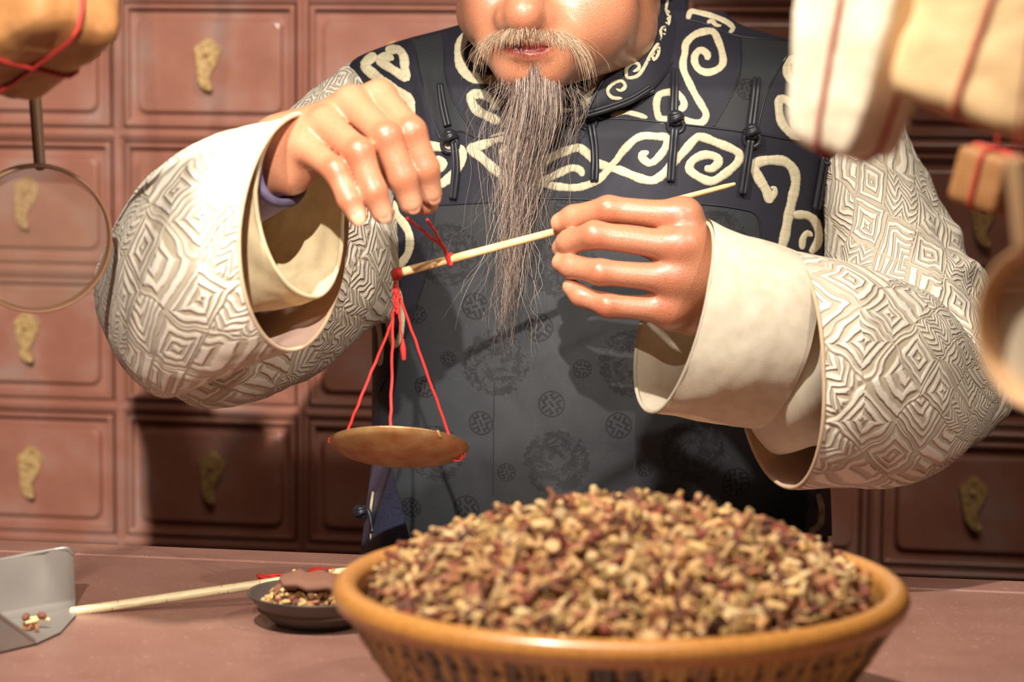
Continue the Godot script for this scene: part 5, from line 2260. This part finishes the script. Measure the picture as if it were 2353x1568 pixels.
func build_hanging() -> void:
	# a rail under the ceiling that everything hangs from
	var ry := 1.98
	var ra := P(-300, 0, 1.62)
	var rb := P(2700, 0, 1.1)
	ra.y = ry
	rb.y = ry
	var rail := thing("hanging_rail", "wooden rail hung across the shop above the counter", "rail", (ra + rb) / 2)
	var b := MB.new()
	var off := (rb - ra) / 2
	b.tube(PackedVector3Array([-off * 1.3, off * 1.3]), PackedFloat32Array([0.012]), 12)
	part(rail, "pole", b.mesh(), mats.sieve_wood)
	for s in [-1.0, 1.0]:
		b = MB.new()
		b.tube(PackedVector3Array([off * 1.2 * s, off * 1.2 * s + Vector3(0, 3.2 - ry, 0)]), PackedFloat32Array([0.006]), 8)
		part(rail, "hanger", b.mesh(), mats.lamp_black)
	var hook := func(p: Vector3) -> Vector3:
		var f := clampf((p - ra).dot(rb - ra) / (rb - ra).length_squared(), 0.0, 1.0)
		return ra.lerp(rb, f) + Vector3(0, -0.0137, 0)
	var c := P(74, -64, 1.48)
	parcel("herb_parcel", "brown paper parcel tied with red string hanging above the left sieve", c, Vector3(0.062, 0.122, 0.110), Basis.from_euler(Vector3(deg_to_rad(-24), 0, deg_to_rad(8))) * Basis(Vector3.UP, deg_to_rad(48)), mats.wrapping_paper, (hook as Callable).call(c), 1)
	c = P(104, 88, 1.74)
	parcel("herb_parcel", "pale paper parcel whose corner shows behind the brown one on the left", c, Vector3(0.066, 0.046, 0.05), Basis.from_euler(Vector3(0, deg_to_rad(20), deg_to_rad(18))), mats.pale_wrapping_paper, (hook as Callable).call(c) + Vector3(0.01, 0, 0), 2)
	c = CT * Vector3(-0.325, 0.035, -0.82)  # out of view, placed to cast shade over the scoop and counter corner
	parcel("herb_parcel", "unseen brown paper parcel out of view at the front, placed to shade the tin scoop", c, Vector3(0.15, 0.12, 0.07), Basis.from_euler(Vector3(0, deg_to_rad(20), deg_to_rad(10))), mats.wrapping_paper, (hook as Callable).call(c), 6)
	c = P(1985, 60, 1.16)
	parcel("herb_parcel", "large white-lit parcel with an orange string hanging nearest the man's left shoulder", c, Vector3(0.062, 0.118, 0.036), Basis.from_euler(Vector3(0, deg_to_rad(-42), 0)) * Basis(Vector3.BACK, deg_to_rad(-12)), mats.lit_wrapping_paper, (hook as Callable).call(c), 3, 0.55)
	c = P(2325, 112, 1.10)
	parcel("herb_parcel", "cream paper parcel crossed by red strings at the top right corner", c, Vector3(0.080, 0.070, 0.06), Basis.from_euler(Vector3(deg_to_rad(-8), deg_to_rad(-30), deg_to_rad(-16))), mats.pale_wrapping_paper, (hook as Callable).call(c), 4)
	c = P(2278, 412, 1.27)
	parcel("herb_parcel", "small tan parcel hanging lowest on the right behind the sieve handle", c, Vector3(0.031, 0.029, 0.028), Basis.from_euler(Vector3(0, deg_to_rad(-35), deg_to_rad(-14))), mats.wrapping_paper, (hook as Callable).call(c), 5)
	# sieves
	sieve("round gauze sieve with a thin dark hoop hanging on the left", P(84, 548, 1.62), 0.0481, 0.011, Basis.from_euler(Vector3(deg_to_rad(4), deg_to_rad(26), 0)), P(80, 214, 1.635), P(92, 384, 1.62), mats.sieve_wood, mats.gauze, 0.0022, hook)
	sieve("round sieve with a thick pale wooden hoop hanging at the right edge", P(2402, 756, 1.0), 0.0337, 0.010, Basis.from_euler(Vector3(deg_to_rad(2), deg_to_rad(-46), 0)), P(2334, 372, 1.0), P(2352, 566, 0.998), mats.sieve_wood_pale, mats.pale_gauze, 0.003, hook)


func sieve(label: String, where: Vector3, r: float, depth: float, rot: Basis, h0: Vector3, h1: Vector3, wood: Material, cloth: Material, thick: float, hook: Callable) -> void:
	var t := thing("sieve", label, "sieve", where)
	var b := MB.new()
	var xf := Transform3D(rot * Basis(Vector3.RIGHT, PI / 2), Vector3.ZERO)
	b.lathe(PackedVector2Array([Vector2(r - thick, -depth / 2), Vector2(r - thick, depth / 2), Vector2(r - thick * 0.3, depth / 2 + 0.001), Vector2(r, depth / 2 - 0.001), Vector2(r, -depth / 2 + 0.001), Vector2(r - thick * 0.3, -depth / 2 - 0.001), Vector2(r - thick, -depth / 2)]), 72, xf, Vector3.INF)
	part(t, "hoop", b.mesh(), wood)
	var g := MB.new()
	var p := PackedVector3Array()
	var uv := PackedVector2Array()
	for j in 2:
		for i in 65:
			var a := TAU * i / 64.0
			var q := Vector3(cos(a), sin(a), 0) * (r - thick * 0.8) * j
			p.append(rot * (q + Vector3(0, 0, -depth * 0.35)))
			uv.append(Vector2(q.x, q.y) * 16.0)
	g.grid(p, 65, 2, true, uv, rot * Vector3.BACK)
	part(t, "gauze", g.mesh(), cloth)
	var s := MB.new()
	s.tube(PackedVector3Array([h0 - where, h0.lerp(h1, 0.5) - where, h1 - where]), PackedFloat32Array([0.0042, 0.0040, 0.0038]), 10)
	part(t, "handle", s.mesh(), wood)
	var k := MB.new()
	knotty(k, h0 - where, (hook as Callable).call(h0) - where, 0.001)
	part(t, "hanging_string", k.mesh(), mats.parcel_string)
